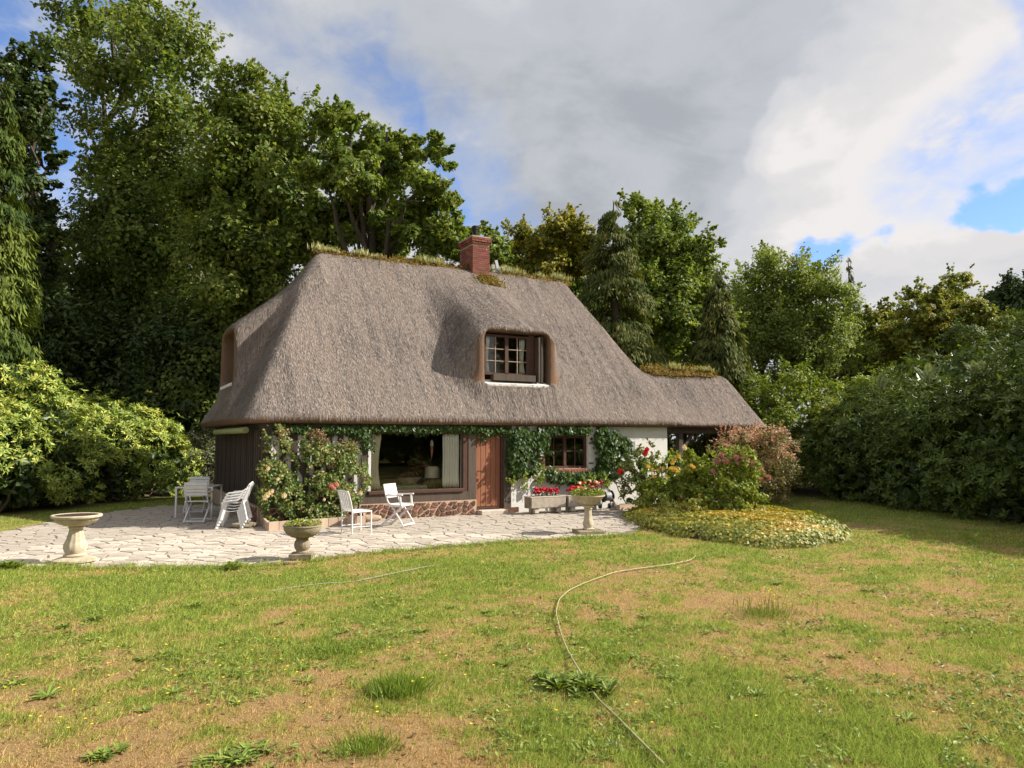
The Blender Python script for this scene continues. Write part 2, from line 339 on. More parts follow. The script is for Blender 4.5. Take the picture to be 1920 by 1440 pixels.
M['fern'] = leafmat('fern_frond', [(.040, .062, .024), (.065, .09, .034), (.085, .11, .045)], .3, .5, gain=2.4)
M['fern_pale'] = leafmat('pale_fern', [(.10, .13, .075), (.15, .18, .11)], .3, .5, gain=1.1)
M['weed'] = leafmat('weed_leaf', [(.055, .090, .018), (.09, .13, .024), (.13, .165, .032)], .25, .45, gain=1.8)
M['tuft'] = leafmat('bright_grass', [(.10, .17, .02), (.15, .22, .03), (.19, .25, .04)], .3, .5, gain=1.1)
M['moss'] = leafmat('ridge_moss', [(.11, .075, .022), (.20, .13, .028), (.30, .20, .035), (.15, .13, .03)], .2, .8, gain=1.1)
M['iris'] = leafmat('iris_blade', [(.17, .20, .06), (.30, .31, .12), (.44, .42, .22)], .3, .5, gain=1.1)
M['house_plant'] = leafmat('house_plant_leaf', [(.05, .08, .03), (.25, .04, .04), (.08, .10, .05)], .1, .6)
def thatch_mat():
    m, t, b, o = base_mat('reed_thatch'); at = t.new('ShaderNodeAttribute', attribute_name='tuv'); uv = at.outputs['Vector']
    st = t.vmath('MULTIPLY', uv, (42.0, 3.0, 1.0)); n1 = t.noise(st, 1.0, 5, .7)
    st2 = t.vmath('MULTIPLY', uv, (6.0, .5, 1.0)); n2 = t.noise(st2, 1.0, 5, .65); n3 = t.noise(uv, .55, 5, .6)
    c = t.ramp(n1, [(.30, (.080, .066, .059)), (.5, (.190, .159, .142)), (.72, (.33, .282, .248))])
    c = t.mix(t.math('MULTIPLY', t.smooth(n2, .45, .72), .35), c, (.30, .215, .165))
    c = t.mix(t.math('MULTIPLY', t.smooth(n3, .45, .68), .55), c, (.095, .080, .077))
    t.put(b.inputs['Base Color'], c); b.inputs['Roughness'].default_value = .95; b.inputs['Specular IOR Level'].default_value = .1
    bn = t.new('ShaderNodeBump', i_Strength=1.0, i_Distance=.035); t.put(bn.inputs['Height'], t.math('ADD', n1, t.math('MULTIPLY', n2, .6))); t.put(b.inputs['Normal'], bn)
    return m
M['thatch'] = thatch_mat()
M['reed'] = leafmat('thatch_reed', [(.070, .059, .054), (.148, .125, .113), (.236, .201, .180), (.385, .332, .292), (.28, .205, .160)], .05, .9, .1, clump=.42)
M['cut'] = pmat('cut_reed_ends', (.22, .145, .10), (.13, .085, .06), 45, .95, .1, 1.0, 70, dirt=(.24, .125, .07), dscale=2.2, damt=.6)

# ------------------------------------------------------------------ where the cottage stands
HA = G(490, 986); HANG = R(28.7)
hu = np.array([math.cos(HANG), math.sin(HANG), 0]); hv = np.array([-math.sin(HANG), math.cos(HANG), 0])
def HW(x, y, z=0.0): return HA+hu*x+hv*y+np.array([0, 0, z])
def HL(p): q = np.asarray(p)-HA; return np.stack([q@hu, q@hv], -1)
def FY(px, py, yl):
    d = ray(px, py); o = np.array([0, 0, EYE])-HA; t = (yl-o@hv)/(d@hv); p = np.array([0, 0, EYE])+d*t; l = HL(p); return np.array([l[0], l[1], p[2]])

def inpoly(x, y, P):
    P = np.asarray(P); x = np.asarray(x); y = np.asarray(y); r = np.zeros(x.shape, bool); n = len(P)
    for i in range(n):
        x0, y0 = P[i]; x1, y1 = P[(i+1) % n]
        c = ((y0 > y) != (y1 > y)) & (x < (x1-x0)*(y-y0)/((y1-y0) if y1 != y0 else 1e-9)+x0); r ^= c
    return r
PAT = [G(-260, 1068)[:2], G(0, 1064)[:2], G(200, 1065)[:2], G(450, 1063)[:2], G(570, 1053)[:2], G(700, 1037)[:2], G(850, 1024)[:2], G(1010, 1013)[:2],
       G(1190, 1003)[:2], G(1205, 985)[:2], G(1240, 955)[:2], HW(10.6, .05)[:2], HW(0.0, .05)[:2], HW(.05, 6.2)[:2], G(300, 948)[:2], G(150, 966)[:2], G(0, 998)[:2], G(-260, 1035)[:2]]
BED_C = np.array([4.95, 17.1]); BED_R = np.array([2.22, 3.7])

# ------------------------------------------------------------------ ground
def lawn_green(x, y):
    """0 = dry straw, 1 = green"""
    a = fbm(x*.55, y*.40, 1, 4); b = fbm(x*1.9, y*1.5, 5, 4); c = fbm(x*6, y*5, 9, 3)
    g = .62+.85*(a-.5)+1.25*(b-.5)+1.45*(c-.5)+1.0*(fbm(x*15, y*13, 12, 2)-.5)
    def bump(px, py, rx, ry, am):
        p = G(px, py); return am*np.exp(-((x-p[0])/rx)**2-((y-p[1])/ry)**2)
    g = g+bump(350, 1100, 2.6, 1.1, .38)+bump(800, 1060, 2.4, .9, .36)+bump(1700, 1400, 1.3, .9, .40)+bump(1350, 1400, 1.0, .7, .18)+bump(1300, 1030, 4, 1.3, .18)
    g = g-bump(250, 1400, 1.3, .7, .36)-bump(900, 1200, 1.1, 1.1, .22)-bump(700, 1400, .7, .5, .26)-bump(1680, 1120, 2.6, 1.1, .30)-bump(1060, 1140, 1.4, .9, .14)-bump(1560, 1230, .7, .5, .3)-bump(200, 1250, .9, .5, .16)
    g = g+.35/(1+np.exp(-(y-17.5)))
    return np.clip(g, 0, 1)
gx = np.unique(np.concatenate([np.linspace(-500, -40, 14), np.linspace(-40, -12, 40), np.arange(-12, 14, .2), np.linspace(14, 40, 36), np.linspace(40, 500, 14)]))
gy = np.unique(np.concatenate([np.linspace(-400, -10, 12), np.linspace(-10, 3, 20), np.arange(3, 20, .2), np.linspace(20, 60, 70), np.linspace(60, 900, 16)]))
X, Y = np.meshgrid(gx, gy, indexing='ij')
onpat = inpoly(X, Y, PAT)
def lawn_z(x, y): return .05*(fbm(x*.35, y*.35, 3, 3)-.5)+.022*(fbm(x*2.2, y*2.2, 4, 3)-.5)
Z = lawn_z(X, Y); hl = HL(np.stack([X, Y, 0*X], -1)); Z = np.where(onpat | ((hl[..., 0] > -1) & (hl[..., 0] < 15) & (hl[..., 1] > -3) & (hl[..., 1] < 9)), -.06, Z)
gr = lawn_green(X, Y)
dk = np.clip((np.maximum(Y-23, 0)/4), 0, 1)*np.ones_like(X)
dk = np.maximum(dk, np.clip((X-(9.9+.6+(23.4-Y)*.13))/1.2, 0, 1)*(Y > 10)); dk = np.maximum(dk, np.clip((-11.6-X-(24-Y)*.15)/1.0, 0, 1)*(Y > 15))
nx, ny = X.shape; idx = np.arange(nx*ny).reshape(nx, ny)
gf = np.stack([idx[:-1, :-1], idx[1:, :-1], idx[1:, 1:], idx[:-1, 1:]], -1).reshape(-1, 4)
def ground_mat():
    m, t, b, o = base_mat('lawn_ground'); a = t.new('ShaderNodeAttribute', attribute_name='green').outputs['Fac']; lt = t.new('ShaderNodeAttribute', attribute_name='litter').outputs['Fac']
    ob = t.new('ShaderNodeTexCoord').outputs['Object']; n = t.noise(ob, 17, 7, .72); n2 = t.noise(ob, 9, 6, .65)
    g = t.math('ADD', a, t.math('MULTIPLY', t.math('SUBTRACT', n, .5), 1.5))
    c = t.ramp(g, [(.10, (.31, .205, .095)), (.38, (.30, .22, .088)), (.62, (.235, .23, .062)), (.9, (.165, .195, .042))])
    c = t.mix(t.math('MULTIPLY', t.smooth(n2, .56, .72), .5), c, (.17, .12, .065))
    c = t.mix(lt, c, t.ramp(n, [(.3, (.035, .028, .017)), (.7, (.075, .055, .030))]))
    t.put(b.inputs['Base Color'], c); b.inputs['Roughness'].default_value = .95; b.inputs['Specular IOR Level'].default_value = .05
    bn = t.new('ShaderNodeBump', i_Strength=.8, i_Distance=.03); t.put(bn.inputs['Height'], t.noise(ob, 45, 6, .75)); t.put(b.inputs['Normal'], bn)
    return m
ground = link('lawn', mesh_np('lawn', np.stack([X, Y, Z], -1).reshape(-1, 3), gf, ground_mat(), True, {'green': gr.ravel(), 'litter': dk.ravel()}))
tag(ground, 'patchy summer lawn of green and straw coloured grass', kind='structure')

# ------------------------------------------------------------------ voronoi stones
def clip(poly, nx_, ny_, c):
    out = []; n = len(poly)
    for i in range(n):
        p = poly[i]; q = poly[(i+1) % n]; a = p[0]*nx_+p[1]*ny_-c; b = q[0]*nx_+q[1]*ny_-c
        if a <= 0: out.append(p)
        if (a < 0 < b) or (b < 0 < a): s = a/(a-b); out.append((p[0]+s*(q[0]-p[0]), p[1]+s*(q[1]-p[1])))
    return out
def voronoi(S, gap, box, k=26, reach=1.6, use=None):
    S = np.asarray(S); cells = []
    for i, s in enumerate(S):
        if use is not None and not use[i]: cells.append(None); continue
        d = S-s; r2 = (d**2).sum(1); order = np.argsort(r2)[1:k]
        x0, y0, x1, y1 = box
        P = [(max(x0, s[0]-reach), max(y0, s[1]-reach)), (min(x1, s[0]+reach), max(y0, s[1]-reach)), (min(x1, s[0]+reach), min(y1, s[1]+reach)), (max(x0, s[0]-reach), min(y1, s[1]+reach))]
        for j in order:
            L = math.sqrt(r2[j]); n = d[j]/L; c = n@(s+S[j])/2-gap/2
            P = clip(P, n[0], n[1], c)
            if len(P) < 3: break
        # drop slivers of edges
        Q = []
        for p in P:
            if not Q or math.hypot(p[0]-Q[-1][0], p[1]-Q[-1][1]) > .02: Q.append(p)
        if len(Q) > 2 and math.hypot(Q[0][0]-Q[-1][0], Q[0][1]-Q[-1][1]) < .02: Q.pop()
        cells.append(Q if len(Q) > 2 else None)
    return cells
def poisson(rg, box, dmin, n, aniso=(1, 1), tries=40):
    """dart throwing with a coarse bucket grid"""
    pts = []; x0, y0, x1, y1 = box; cs = dmin*1.45; grid = {}; ax_, ay_ = aniso
    for _ in range(n*tries):
        p = (rg.uniform(x0, x1), rg.uniform(y0, y1)); dm = (dmin*rg.uniform(.72, 1.45))**2; gi, gj = int(p[0]/ax_//cs), int(p[1]/ay_//cs); ok = True
        for i in (gi-1, gi, gi+1):
            for j in (gj-1, gj, gj+1):
                for q in grid.get((i, j), ()):
                    if ((q[0]-p[0])/ax_)**2+((q[1]-p[1])/ay_)**2 < dm: ok = False; break
                if not ok: break
            if not ok: break
        if ok: pts.append(p); grid.setdefault((gi, gj), []).append(p)
        if len(pts) >= n: break
    return np.array(pts)
def slab(cell, h, ch, rg, lift=0.0, rough=.5):
    """a flat stone: outline ring, chamfered top; returns verts (u,v,w) and faces"""
    c = np.array(cell); n = len(c)
    # break long edges so that outlines are uneven
    P = []
    for i in range(n):
        p, q = c[i], c[(i+1) % n]; L = np.linalg.norm(q-p); P.append(p)
        if L > .16:
            nn = np.array([-(q-p)[1], (q-p)[0]])/L; P.append(p+(q-p)*rg.uniform(.35, .65)+nn*rg.uniform(.0, .06)*L*rough)
    P = np.array(P); m = P.mean(0); k = len(P); tx, ty = rg.normal(0, .008, 2)
    ins = m+(P-m)*(1-np.minimum(.4, ch/np.maximum(np.linalg.norm(P-m, axis=1), .03)))[:, None]
    zt = lambda q: lift+h+(q-m)@np.array([tx, ty])
    V = [(*p, -.02) for p in P]+[(*p, zt(p)-ch*.7) for p in P]+[(*p, zt(p)) for p in ins]
    F = [(i, (i+1) % k, k+(i+1) % k, k+i) for i in range(k)]+[(k+i, k+(i+1) % k, 2*k+(i+1) % k, 2*k+i) for i in range(k)]+[tuple(range(2*k, 3*k))]
    return V, F

# ------------------------------------------------------------------ terrace of crazy paving
rg = rngf(11)
S = poisson(rg, (-13, 10.6, 5.5, 25), .235, 6000, (1.2, 1.0), 8); ins0 = inpoly(S[:, 0], S[:, 1], PAT); cells = voronoi(S, .023, (-14, 9, 8, 27), 20, .8, ins0)
terr = empty('terrace'); tag(terr, 'terrace of pale irregular flagstones in front of the cottage', kind='structure')
pv = np.array(PAT); jm = MB(); jm.add([(p[0], p[1], .000) for p in pv], [tuple(range(len(pv)))]); jm.build('joint_bed', M['joint'], terr)
inside = inpoly(S[:, 0], S[:, 1], PAT); stones = [(i, s) for i, s in enumerate(S) if inside[i] and cells[i]]
stones = [(i, s) for i, s in stones if all(inpoly(np.array([p[0]*.75+s[0]*.25]), np.array([p[1]*.75+s[1]*.25]), PAT)[0] for p in cells[i])]
stones.sort(key=lambda q: (q[1][1]-11)**2*1.0+max(0, abs(q[1][0])-7)**2*6)
rest = MB()
for k, (i, s) in enumerate(stones):
    cc = [np.array(p)-s for p in cells[i]]; V, F = slab(cc, .008, .006, rg, rg.uniform(-.003, .005), .9)
    if k < 300:
        mb = MB(); mb.add(V, F); mb.build('flagstone', M['flag'], terr, loc=(s[0], s[1], 0))
    else: rest.add([(a+s[0], b+s[1], c) for a, b, c in V], F)
if rest.v: tag(rest.build('paving_remainder', M['flag'], terr), kind='stuff')

# ------------------------------------------------------------------ the cottage
cot = empty('cottage', HA, HANG, 'thatched half-timbered cottage with brick chimney and dormer windows', 'house')
def smax(a, b, k): h = np.maximum(k-np.abs(a-b), 0)/k; return np.maximum(a, b)+h*h*k*.25
def smin(a, b, k): return -smax(-a, -b, k)
h = .074
gxs = np.arange(-.95, 16.3, h, dtype=np.float32); gys = np.arange(-.95, 9.1, h, dtype=np.float32); gzs = np.arange(2.08, 7.75, h, dtype=np.float32)
x = gxs[:, None, None]; y = gys[None, :, None]; z = gzs[None, None, :]
wob = (.05*(fbm(gxs[:, None]*.9, gys[None, :]*.9, 21, 3)-.5)+.018*(fbm(gxs[:, None]*4, gys[None, :]*4, 22, 2)-.5))[:, :, None].astype(np.float32)
eb = 2.42+.05*(fbm(gxs*.7, gxs*0, 31, 3)-.5)[:, None, None].astype(np.float32)
fr = ((z-eb)-1.167*(y+.28))/1.537; bk = ((z-2.42)-1.111*(8.6-y))/1.495
lf = (-.45+(z-2.42)*.515-x)/1.125; rt = (x-12.15+(z-2.42)*.32)/1.05
main = smax(smax(fr, bk, .35), smax(lf, rt, .05), .22)
ef = (-(y+.28)-.7*(z-2.42))/1.22; el = (-(x+.45)-.7*(z-2.42))/1.22; eback = ((y-8.6)-.7*(z-2.42))/1.22
wfr = ((z-eb+.07)-1.167*(y+.28))/1.537; wbk = ((z-4.34)-1.111*(1.2-y)*1.0)/1.495
wen = (x-15.95+(z-2.42)*.16)/1.0; wing = smax(smax(smax(wfr, wbk, .3), wen, .9), 9.5-x, .05)
sd = smin(main, wing, .12)+wob*.8
# front dormer hood
ax = (x-6.70)
top = (z-(4.99+.55*(y-.3)-.13*(ax/1.2)**2+.03*np.sin(ax*9)*np.maximum(0, 1-np.abs(y-.3))))/1.14
side = (np.abs(ax)-1.16-.42*np.maximum(0, 4.85+.5*(y-.3)-z))/1.08
hood = np.maximum(smax(smax(top, side, .40), .28+.95*np.maximum(0, np.abs(ax)-1.16)-y-.10*np.maximum(0, z-4.6), .06), y-3.5)
sd = smin(sd, hood, .55)
clear = np.maximum(np.maximum(np.abs(x-6.7)-1.28, y-(.28-.10*np.maximum(0, z-4.6))), np.maximum(3.40-z, z-5.6)); sd = smax(sd, -clear, .07)
rec = smax(np.abs(ax-.0)-1.0, np.abs(z-4.09)-.74, .16); rec = np.maximum(rec, y-2.2); sd = smax(sd, -rec, .05)
# dormer on the left hip
ay = (y-4.3)
top = (z-(5.02+.8*(x+.2)-.14*(ay/1.35)**2))/1.28
side = np.abs(ay)-(1.36+.10*np.maximum(0, 4.4-z))
hood = np.maximum(smax(smax(top, side, .40), -.24-x-.10*np.maximum(0, z-4.6), .06), x-2.0); sd = smin(sd, hood, .40)
clear = np.maximum(np.maximum(np.abs(ay)-1.42, x-(-.24-.10*np.maximum(0, z-4.6))), np.maximum(3.34-z, z-5.7)); sd = smax(sd, -clear, .07)
rec = smax(np.abs(ay)-1.06, np.abs(z-4.12)-.72, .26); rec = np.maximum(rec, x-1.6); sd = smax(sd, -rec, .05)
sd = np.maximum(sd, smax(smax(ef, el, .05), smax(eback, 2.28+.04*wob-z, .02), .03)).astype(np.float32)
del main, wing, top, side, hood, clear, rec

def surface_nets(f, org, h):
    s = f < 0; nx, ny, nz = f.shape
    c = np.zeros((nx-1, ny-1, nz-1), np.int8)
    for i in (0, 1):
        for j in (0, 1):
            for k in (0, 1): c += s[i:nx-1+i, j:ny-1+j, k:nz-1+k]
    act = (c > 0) & (c < 8); I = np.argwhere(act); id_ = np.full(act.shape, -1, np.int64); id_[act] = np.arange(len(I))
    P = np.zeros((len(I), 3)); W_ = np.zeros(len(I)); cor = [(i, j, k) for i in (0, 1) for j in (0, 1) for k in (0, 1)]
    val = {q: f[I[:, 0]+q[0], I[:, 1]+q[1], I[:, 2]+q[2]].astype(float) for q in cor}
    for a in cor:
        for ax_ in range(3):
            if a[ax_] == 0:
                b = list(a); b[ax_] = 1; b = tuple(b); va, vb = val[a], val[b]; cr = (va < 0) != (vb < 0)
                t = np.where(cr, va/np.where(cr, va-vb, 1), 0); p = np.array(a, float)[None].repeat(len(I), 0); p[:, ax_] += t
                P[cr] += p[cr]; W_[cr] += 1
    V = (I+P/W_[:, None])*h+np.array(org); F = []
    for ax_ in range(3):
        o1, o2 = [(1, 2), (2, 0), (0, 1)][ax_]
        sl0 = [slice(None)]*3; sl1 = [slice(None)]*3; sl0[ax_] = slice(0, -1); sl1[ax_] = slice(1, None)
        ch = s[tuple(sl0)] != s[tuple(sl1)]; E_ = np.argwhere(ch); ok = (E_[:, o1] > 0) & (E_[:, o2] > 0) & (E_[:, o1] < f.shape[o1]-1) & (E_[:, o2] < f.shape[o2]-1); E_ = E_[ok]
        def cid(d1, d2): q = E_.copy(); q[:, o1] += d1; q[:, o2] += d2; return id_[q[:, 0], q[:, 1], q[:, 2]]
        q = np.stack([cid(-1, -1), cid(0, -1), cid(0, 0), cid(-1, 0)], -1); flip = ~s[E_[:, 0], E_[:, 1], E_[:, 2]]; q[flip] = q[flip][:, ::-1]; F.append(q)
    return V, np.concatenate(F)
RV, RF = surface_nets(sd, (gxs[0], gys[0], gzs[0]), h)
pa, pb, pc, pd = (RV[RF[:, i]] for i in range(4)); fn = np.cross(pc-pa, pd-pb); far_ = np.linalg.norm(fn, axis=1)/2; fn = nrm(fn); fc = (pa+pb+pc+pd)/4
if (fn[fc[:, 2] > 7.0][:, 2] < 0).mean() > .5: RF = RF[:, ::-1]; fn = -fn
vn = np.zeros_like(RV)
for i in range(4): np.add.at(vn, RF[:, i], fn)
vn = nrm(vn)
tuv = np.stack([np.where(np.abs(vn[:, 0]) > np.abs(vn[:, 1])*1.15, RV[:, 1]+31, RV[:, 0]), RV[:, 2]*1.35, 0*RV[:, 0]], -1)
cutmask = (fn[:, 2] < -.15)
cutmask |= (np.abs(fc[:, 0]-6.72) < 1.08) & (fc[:, 1] < 2.3) & (fc[:, 2] > 3.3) & (fc[:, 2] < 4.90) & (fn[:, 2] < .3)
cutmask |= (fn[:, 1] < -.80) & (np.abs(fc[:, 0]-6.72) < 1.4) & (fc[:, 1] < .5) & (fc[:, 2] > 3.4) & (fc[:, 2] < 5.02) & (fn[:, 2] < .3)
cutmask |= (np.abs(fc[:, 1]-4.3) < 1.16) & (fc[:, 0] < 1.7) & (fc[:, 2] > 3.3) & (fc[:, 2] < 4.9) & (fn[:, 2] < .3)
cutmask |= (fn[:, 0] < -.80) & (np.abs(fc[:, 1]-4.3) < 1.5) & (fc[:, 0] < 0) & (fc[:, 2] > 3.4) & (fc[:, 2] < 5.05) & (fn[:, 2] < .3)
roof = link('roof', mesh_np('roof', RV, RF, [M['thatch'], M['cut']], True, {'tuv': tuv}, cutmask.astype(int)), cot); tag(roof, 'steep weathered grey-brown thatch roof')

def blades(P, T, N, L, Wd, mat, name, clump=None, fold=.0, seg=1):
    """diamond leaves: centre P, along T, facing N, length L, width Wd"""
    T = nrm(T); B = nrm(np.cross(N, T)); n = len(P); N2 = np.cross(T, B)
    L = np.broadcast_to(L, n)[:, None]; Wd = np.broadcast_to(Wd, n)[:, None]
    V = np.stack([P-T*L*.5, P+B*Wd*.5+T*L*.03+N2*fold*Wd, P+T*L*.5, P-B*Wd*.5+T*L*.03+N2*fold*Wd], 1).reshape(-1, 3)
    F = np.arange(n*4).reshape(n, 4); at = {'clump': np.repeat(clump if clump is not None else np.zeros(n), 4)}
    return mesh_np(name, V, F, mat, False, at)
# loose reed ends over the slopes
rg = rngf(5)
q = np.nonzero((fn[:, 2] > .2) & (fc[:, 1] < 4.6))[0]; q = q[(fn[q]@np.array([-.2, -1, .1]) > -.55)]
NR = 145000
pk = rg.choice(q, NR, p=far_[q]/far_[q].sum()); a = rg.random((NR, 1)); b = rg.random((NR, 1))
P = (RV[RF[pk, 0]]*(1-a)+RV[RF[pk, 1]]*a)*(1-b)+(RV[RF[pk, 3]]*(1-a)+RV[RF[pk, 2]]*a)*b
nn = nrm(vn[RF[pk, 0]]+rg.normal(0, .05, (NR, 3))); dn = np.array([0, 0, -1.])-nn*(-nn[:, 2:3]); dn = nrm(dn+rg.normal(0, .07, (NR, 3)))
T = nrm(dn+nn*rg.uniform(.01, .11, (NR, 1))); uu = np.where(np.abs(nn[:, 0]) > np.abs(nn[:, 1])*1.15, P[:, 1]+31, P[:, 0]); cl = .40*fbm(P[:, 0]*.8+P[:, 1]*.5, P[:, 2]*1.1, 41, 4)+.60*fbm(uu*11, P[:, 2]*.75, 45, 3); cl = np.clip((cl-.5)*2.6+.5, 0, 1)
reeds = link('loose_reeds', blades(P+nn*.004+T*.03, T, nn, rg.uniform(.08, .19, NR), rg.uniform(.007, .013, NR), M['reed'], 'loose_reeds', cl), roof); tag(reeds, kind='stuff')

# ridge of moss and iris
def ridge_strip(x0, x1, yc, zc, seed, wid, n_moss, n_iris, nm):
    rg = rngf(seed); mb = []; n = int((x1-x0)/.09); xs = np.linspace(x0, x1, n); k = 9
    V = []
    for xx in xs:
        e_ = min(1, (xx-x0)/.35+.05, (x1-xx)/.35+.05); hgt = e_*(.07+.10*(fbm(np.array([xx*1.3]), np.array([.0]), seed, 4)[0]-.3)); ww = (.4+.6*e_)*wid*(.85+.5*(fbm(np.array([xx*1.7]), np.array([3.]), seed, 3)[0]-.5))
        for j in range(k):
            t_ = (j/(k-1)*2-1); yy = yc+t_*ww; zr = zc-abs(t_*ww)*1.0+.04
            V.append((xx+rg.uniform(-.03, .03), yy, zr+hgt*(1-t_*t_)+.05*rg.normal()*(abs(t_) < .99)))
    idx = np.arange(n*k).reshape(n, k); F = np.stack([idx[:-1, :-1], idx[1:, :-1], idx[1:, 1:], idx[:-1, 1:]], -1).reshape(-1, 4); V = np.array(V)
    core = link('ridge_sod', mesh_np('ridge_sod', V, F, M['moss_core'], True), roof); tag(core, 'ridge capped with golden moss and iris')
    i = rg.integers(0, len(V), n_moss); P = V[i]+rg.normal(0, .045, (n_moss, 3)); N = nrm(rg.normal(0, 1, (n_moss, 3))+np.array([0, -.5, .8])); T = nrm(rg.normal(0, 1, (n_moss, 3)))
    tag(link('ridge_moss', blades(P, T, N, rg.uniform(.03, .10, n_moss), rg.uniform(.02, .045, n_moss), M['moss'], 'ridge_moss', fbm(P[:, 0]*2.5, P[:, 1]*3, seed)), core), kind='stuff')
    kc_ = max(10, int((x1-x0)*3)); cx = rg.choice(rg.uniform(x0+.2, x1-.2, max(4, int((x1-x0)*.9))), kc_)+rg.normal(0, .30, kc_); cx = np.clip(cx, x0+.05, x1-.05); ci = rg.integers(0, len(cx), n_iris); bx = cx[ci]+rg.normal(0, .11, n_iris); tall = (.45+.9*fbm(bx*1.1, bx*0, seed+3, 3))
    L = rg.uniform(.10, .30, n_iris)*tall*(.6+.8*rg.random(len(cx)))[ci]; T = nrm(np.stack([rg.normal(0, .30, n_iris), rg.normal(-.05, .25, n_iris), np.ones(n_iris)], -1)); P = np.stack([bx, yc+rg.normal(0, .10, n_iris), np.full(n_iris, zc+.08)], -1)+T*L[:, None]*.5
    tag(link('ridge_iris', blades(P, T, nrm(rg.normal(0, 1, (n_iris, 3))+np.array([.2, -1, 0])), L, rg.uniform(.014, .03, n_iris), M['iris'], 'ridge_iris', rg.random(n_iris)), core), kind='stuff')
M['moss_core'] = pmat('moss_core', (.10, .065, .025), (.16, .11, .03), 9, .95, .1, .8, 40)
ridge_strip(2.05, 10.75, 4.05, 7.30, 51, .24, 9000, 1500, 'main')
ridge_strip(11.72, 14.75, 1.22, 4.10, 52, .20, 4200, 750, 'wing')

# moss patch below the chimney
rg = rngf(53); n = 900; xx = rg.normal(7.42, .22, n); yy = 3.60-.35*rg.random(n)**.7; P = np.stack([xx, yy, 2.42+1.167*(yy+.28)+.13+rg.uniform(0, .12, n)], -1)
tag(link('moss_patch', blades(P, nrm(rg.normal(0, 1, (n, 3))+np.array([0, -.6, -.3])), nrm(rg.normal(0, 1, (n, 3))+np.array([.2, -.8, .6])), rg.uniform(.06, .16, n), rg.uniform(.02, .05, n), M['moss'], 'moss_patch', rg.uniform(.5, 1, n)), roof), kind='stuff')

# chimney of separate bricks
CX0, CX1, CY0, CY1, CZ0, CZ1 = 6.96, 7.56, 3.72, 4.72, 6.6, 8.36
chim = MB().box(CX0+.010, CX1-.010, CY0+.010, CY1-.010, CZ0, CZ1-.02).build('chimney', M['chim_mortar'], cot); tag(chim, 'red brick chimney')
def brick_mesh(a, b, c, nm, mat): return MB().box(-a/2, a/2, -b/2, b/2, -c/2, c/2).mesh(nm, mat)
bl = brick_mesh(.197, .10, .053, 'brick', M['brick']); bh = brick_mesh(.095, .10, .058, 'half_brick', M['brick'])
rows = int((CZ1-.20-6.95)/.068)
for r_ in range(rows):
    zc = 6.95+.034+r_*.068; off = (r_ % 2)*.107
    for face in (0, 1):
        a0, a1 = (CX0, CX1) if face == 0 else (CY0+.102, CY1); p = a0-off
        while p < a1-.03:
            s0, s1 = max(p, a0), min(p+.205, a1)
            if s1-s0 > .04:
                c = (s0+s1)/2; o = link('brick', bl, chim, (c, CY0+.050, zc) if face == 0 else (CX0+.050, c, zc), (0, 0, 0 if face == 0 else R(90)), ((s1-s0)/.205, 1, 1))
            p += .215
for r_ in range(3):                                            # projecting courses at the head
    e = (.03, .05, .05)[r_]; zc = CZ1-.175+r_*.068
    for face in (0, 1):
        a0, a1 = (CX0-e, CX1+e) if face == 0 else (CY0-e+.102, CY1+e); p = a0-(r_ % 2)*.107
        while p < a1-.03:
            s0, s1 = max(p, a0), min(p+.205, a1)
            if s1-s0 > .04: link('brick', bl, chim, ((s0+s1)/2, CY0-e+.05, zc) if face == 0 else (CX0-e+.05, (s0+s1)/2, zc), (0, 0, 0 if face == 0 else R(90)), ((s1-s0)/.205, 1, 1.02))
            p += .215
MB().box(CX0-.03, CX1+.03, CY0-.03, CY1+.03, CZ1+.006, CZ1+.045).build('cap', M['chim_mortar'], chim)
MB().lathe([(.085, CZ1+.02), (.085, CZ1+.34), (.10, CZ1+.345), (.10, CZ1+.46), (.07, CZ1+.48), (.0001, CZ1+.485)], 14, (7.22, 4.1, 0)).build('flue_pipe', M['flue'], chim, True)
MB().box(7.42, 7.46, CY0-.006, CY0+.02, 7.98, 8.02).build('vent_tile', M['tile'], chim)
# bracket on the ridge behind the chimney
br = MB(); br.bar((8.05, 4.0, 7.30), (7.96, 4.05, 7.78), .10, .03, (0, 1, 0)); br.bar((8.02, 4.0, 7.34), (8.42, 3.95, 7.50), .035, .035); br.bar((7.84, 4.05, 7.3), (7.84, 4.05, 7.62), .10, .10)
br.build('ridge_bracket', M['grey_metal'], cot)

# ---- walls
def wall(name, mat, *b): return MB().box(*b).build(name, mat, cot)
# left, half-timbered bay
wall('plaster_panel', M['white_wall'], .10, 2.30, .035, .20, .62, 2.12)
wall('corner_post', M['timber'], -.02, .17, -.02, .17, .40, 2.27)
xs = .36
while xs < 2.2:
    wall('stud', M['timber'], xs, xs+.135, .0, .06, .60, 2.12); xs += .265
b_ = MB(); b_.bar((.35, -.004, 2.05), (1.25, -.004, .62), .14, .07, (0, 1, 0)); b_.build('brace', M['timber'], cot)
wall('top_plate', M['timber'], -.03, 6.32, -.03, .20, 2.12, 2.275)
wall('sill_beam', M['timber_pale'], -.03, 5.06, -.045, .20, .385, .60)
wall('window_post', M['timber'], 2.28, 2.42, -.015, .2, .60, 2.12)
wall('window_post', M['frame'], 4.92, 5.06, -.015, .2, .60, 2.12)
wall('door_post', M['timber_pale'], 5.06, 5.27, -.03, .22, .10, 2.12)
wall('door_post', M['timber_pale'], 6.09, 6.30, -.03, .22, .14, 2.12)
wall('door_jamb', M['frame'], 6.02, 6.09, .02, .22, .12, 2.12); wall('door_jamb', M['frame'], 5.27, 5.30, .02, .22, .12, 2.12)
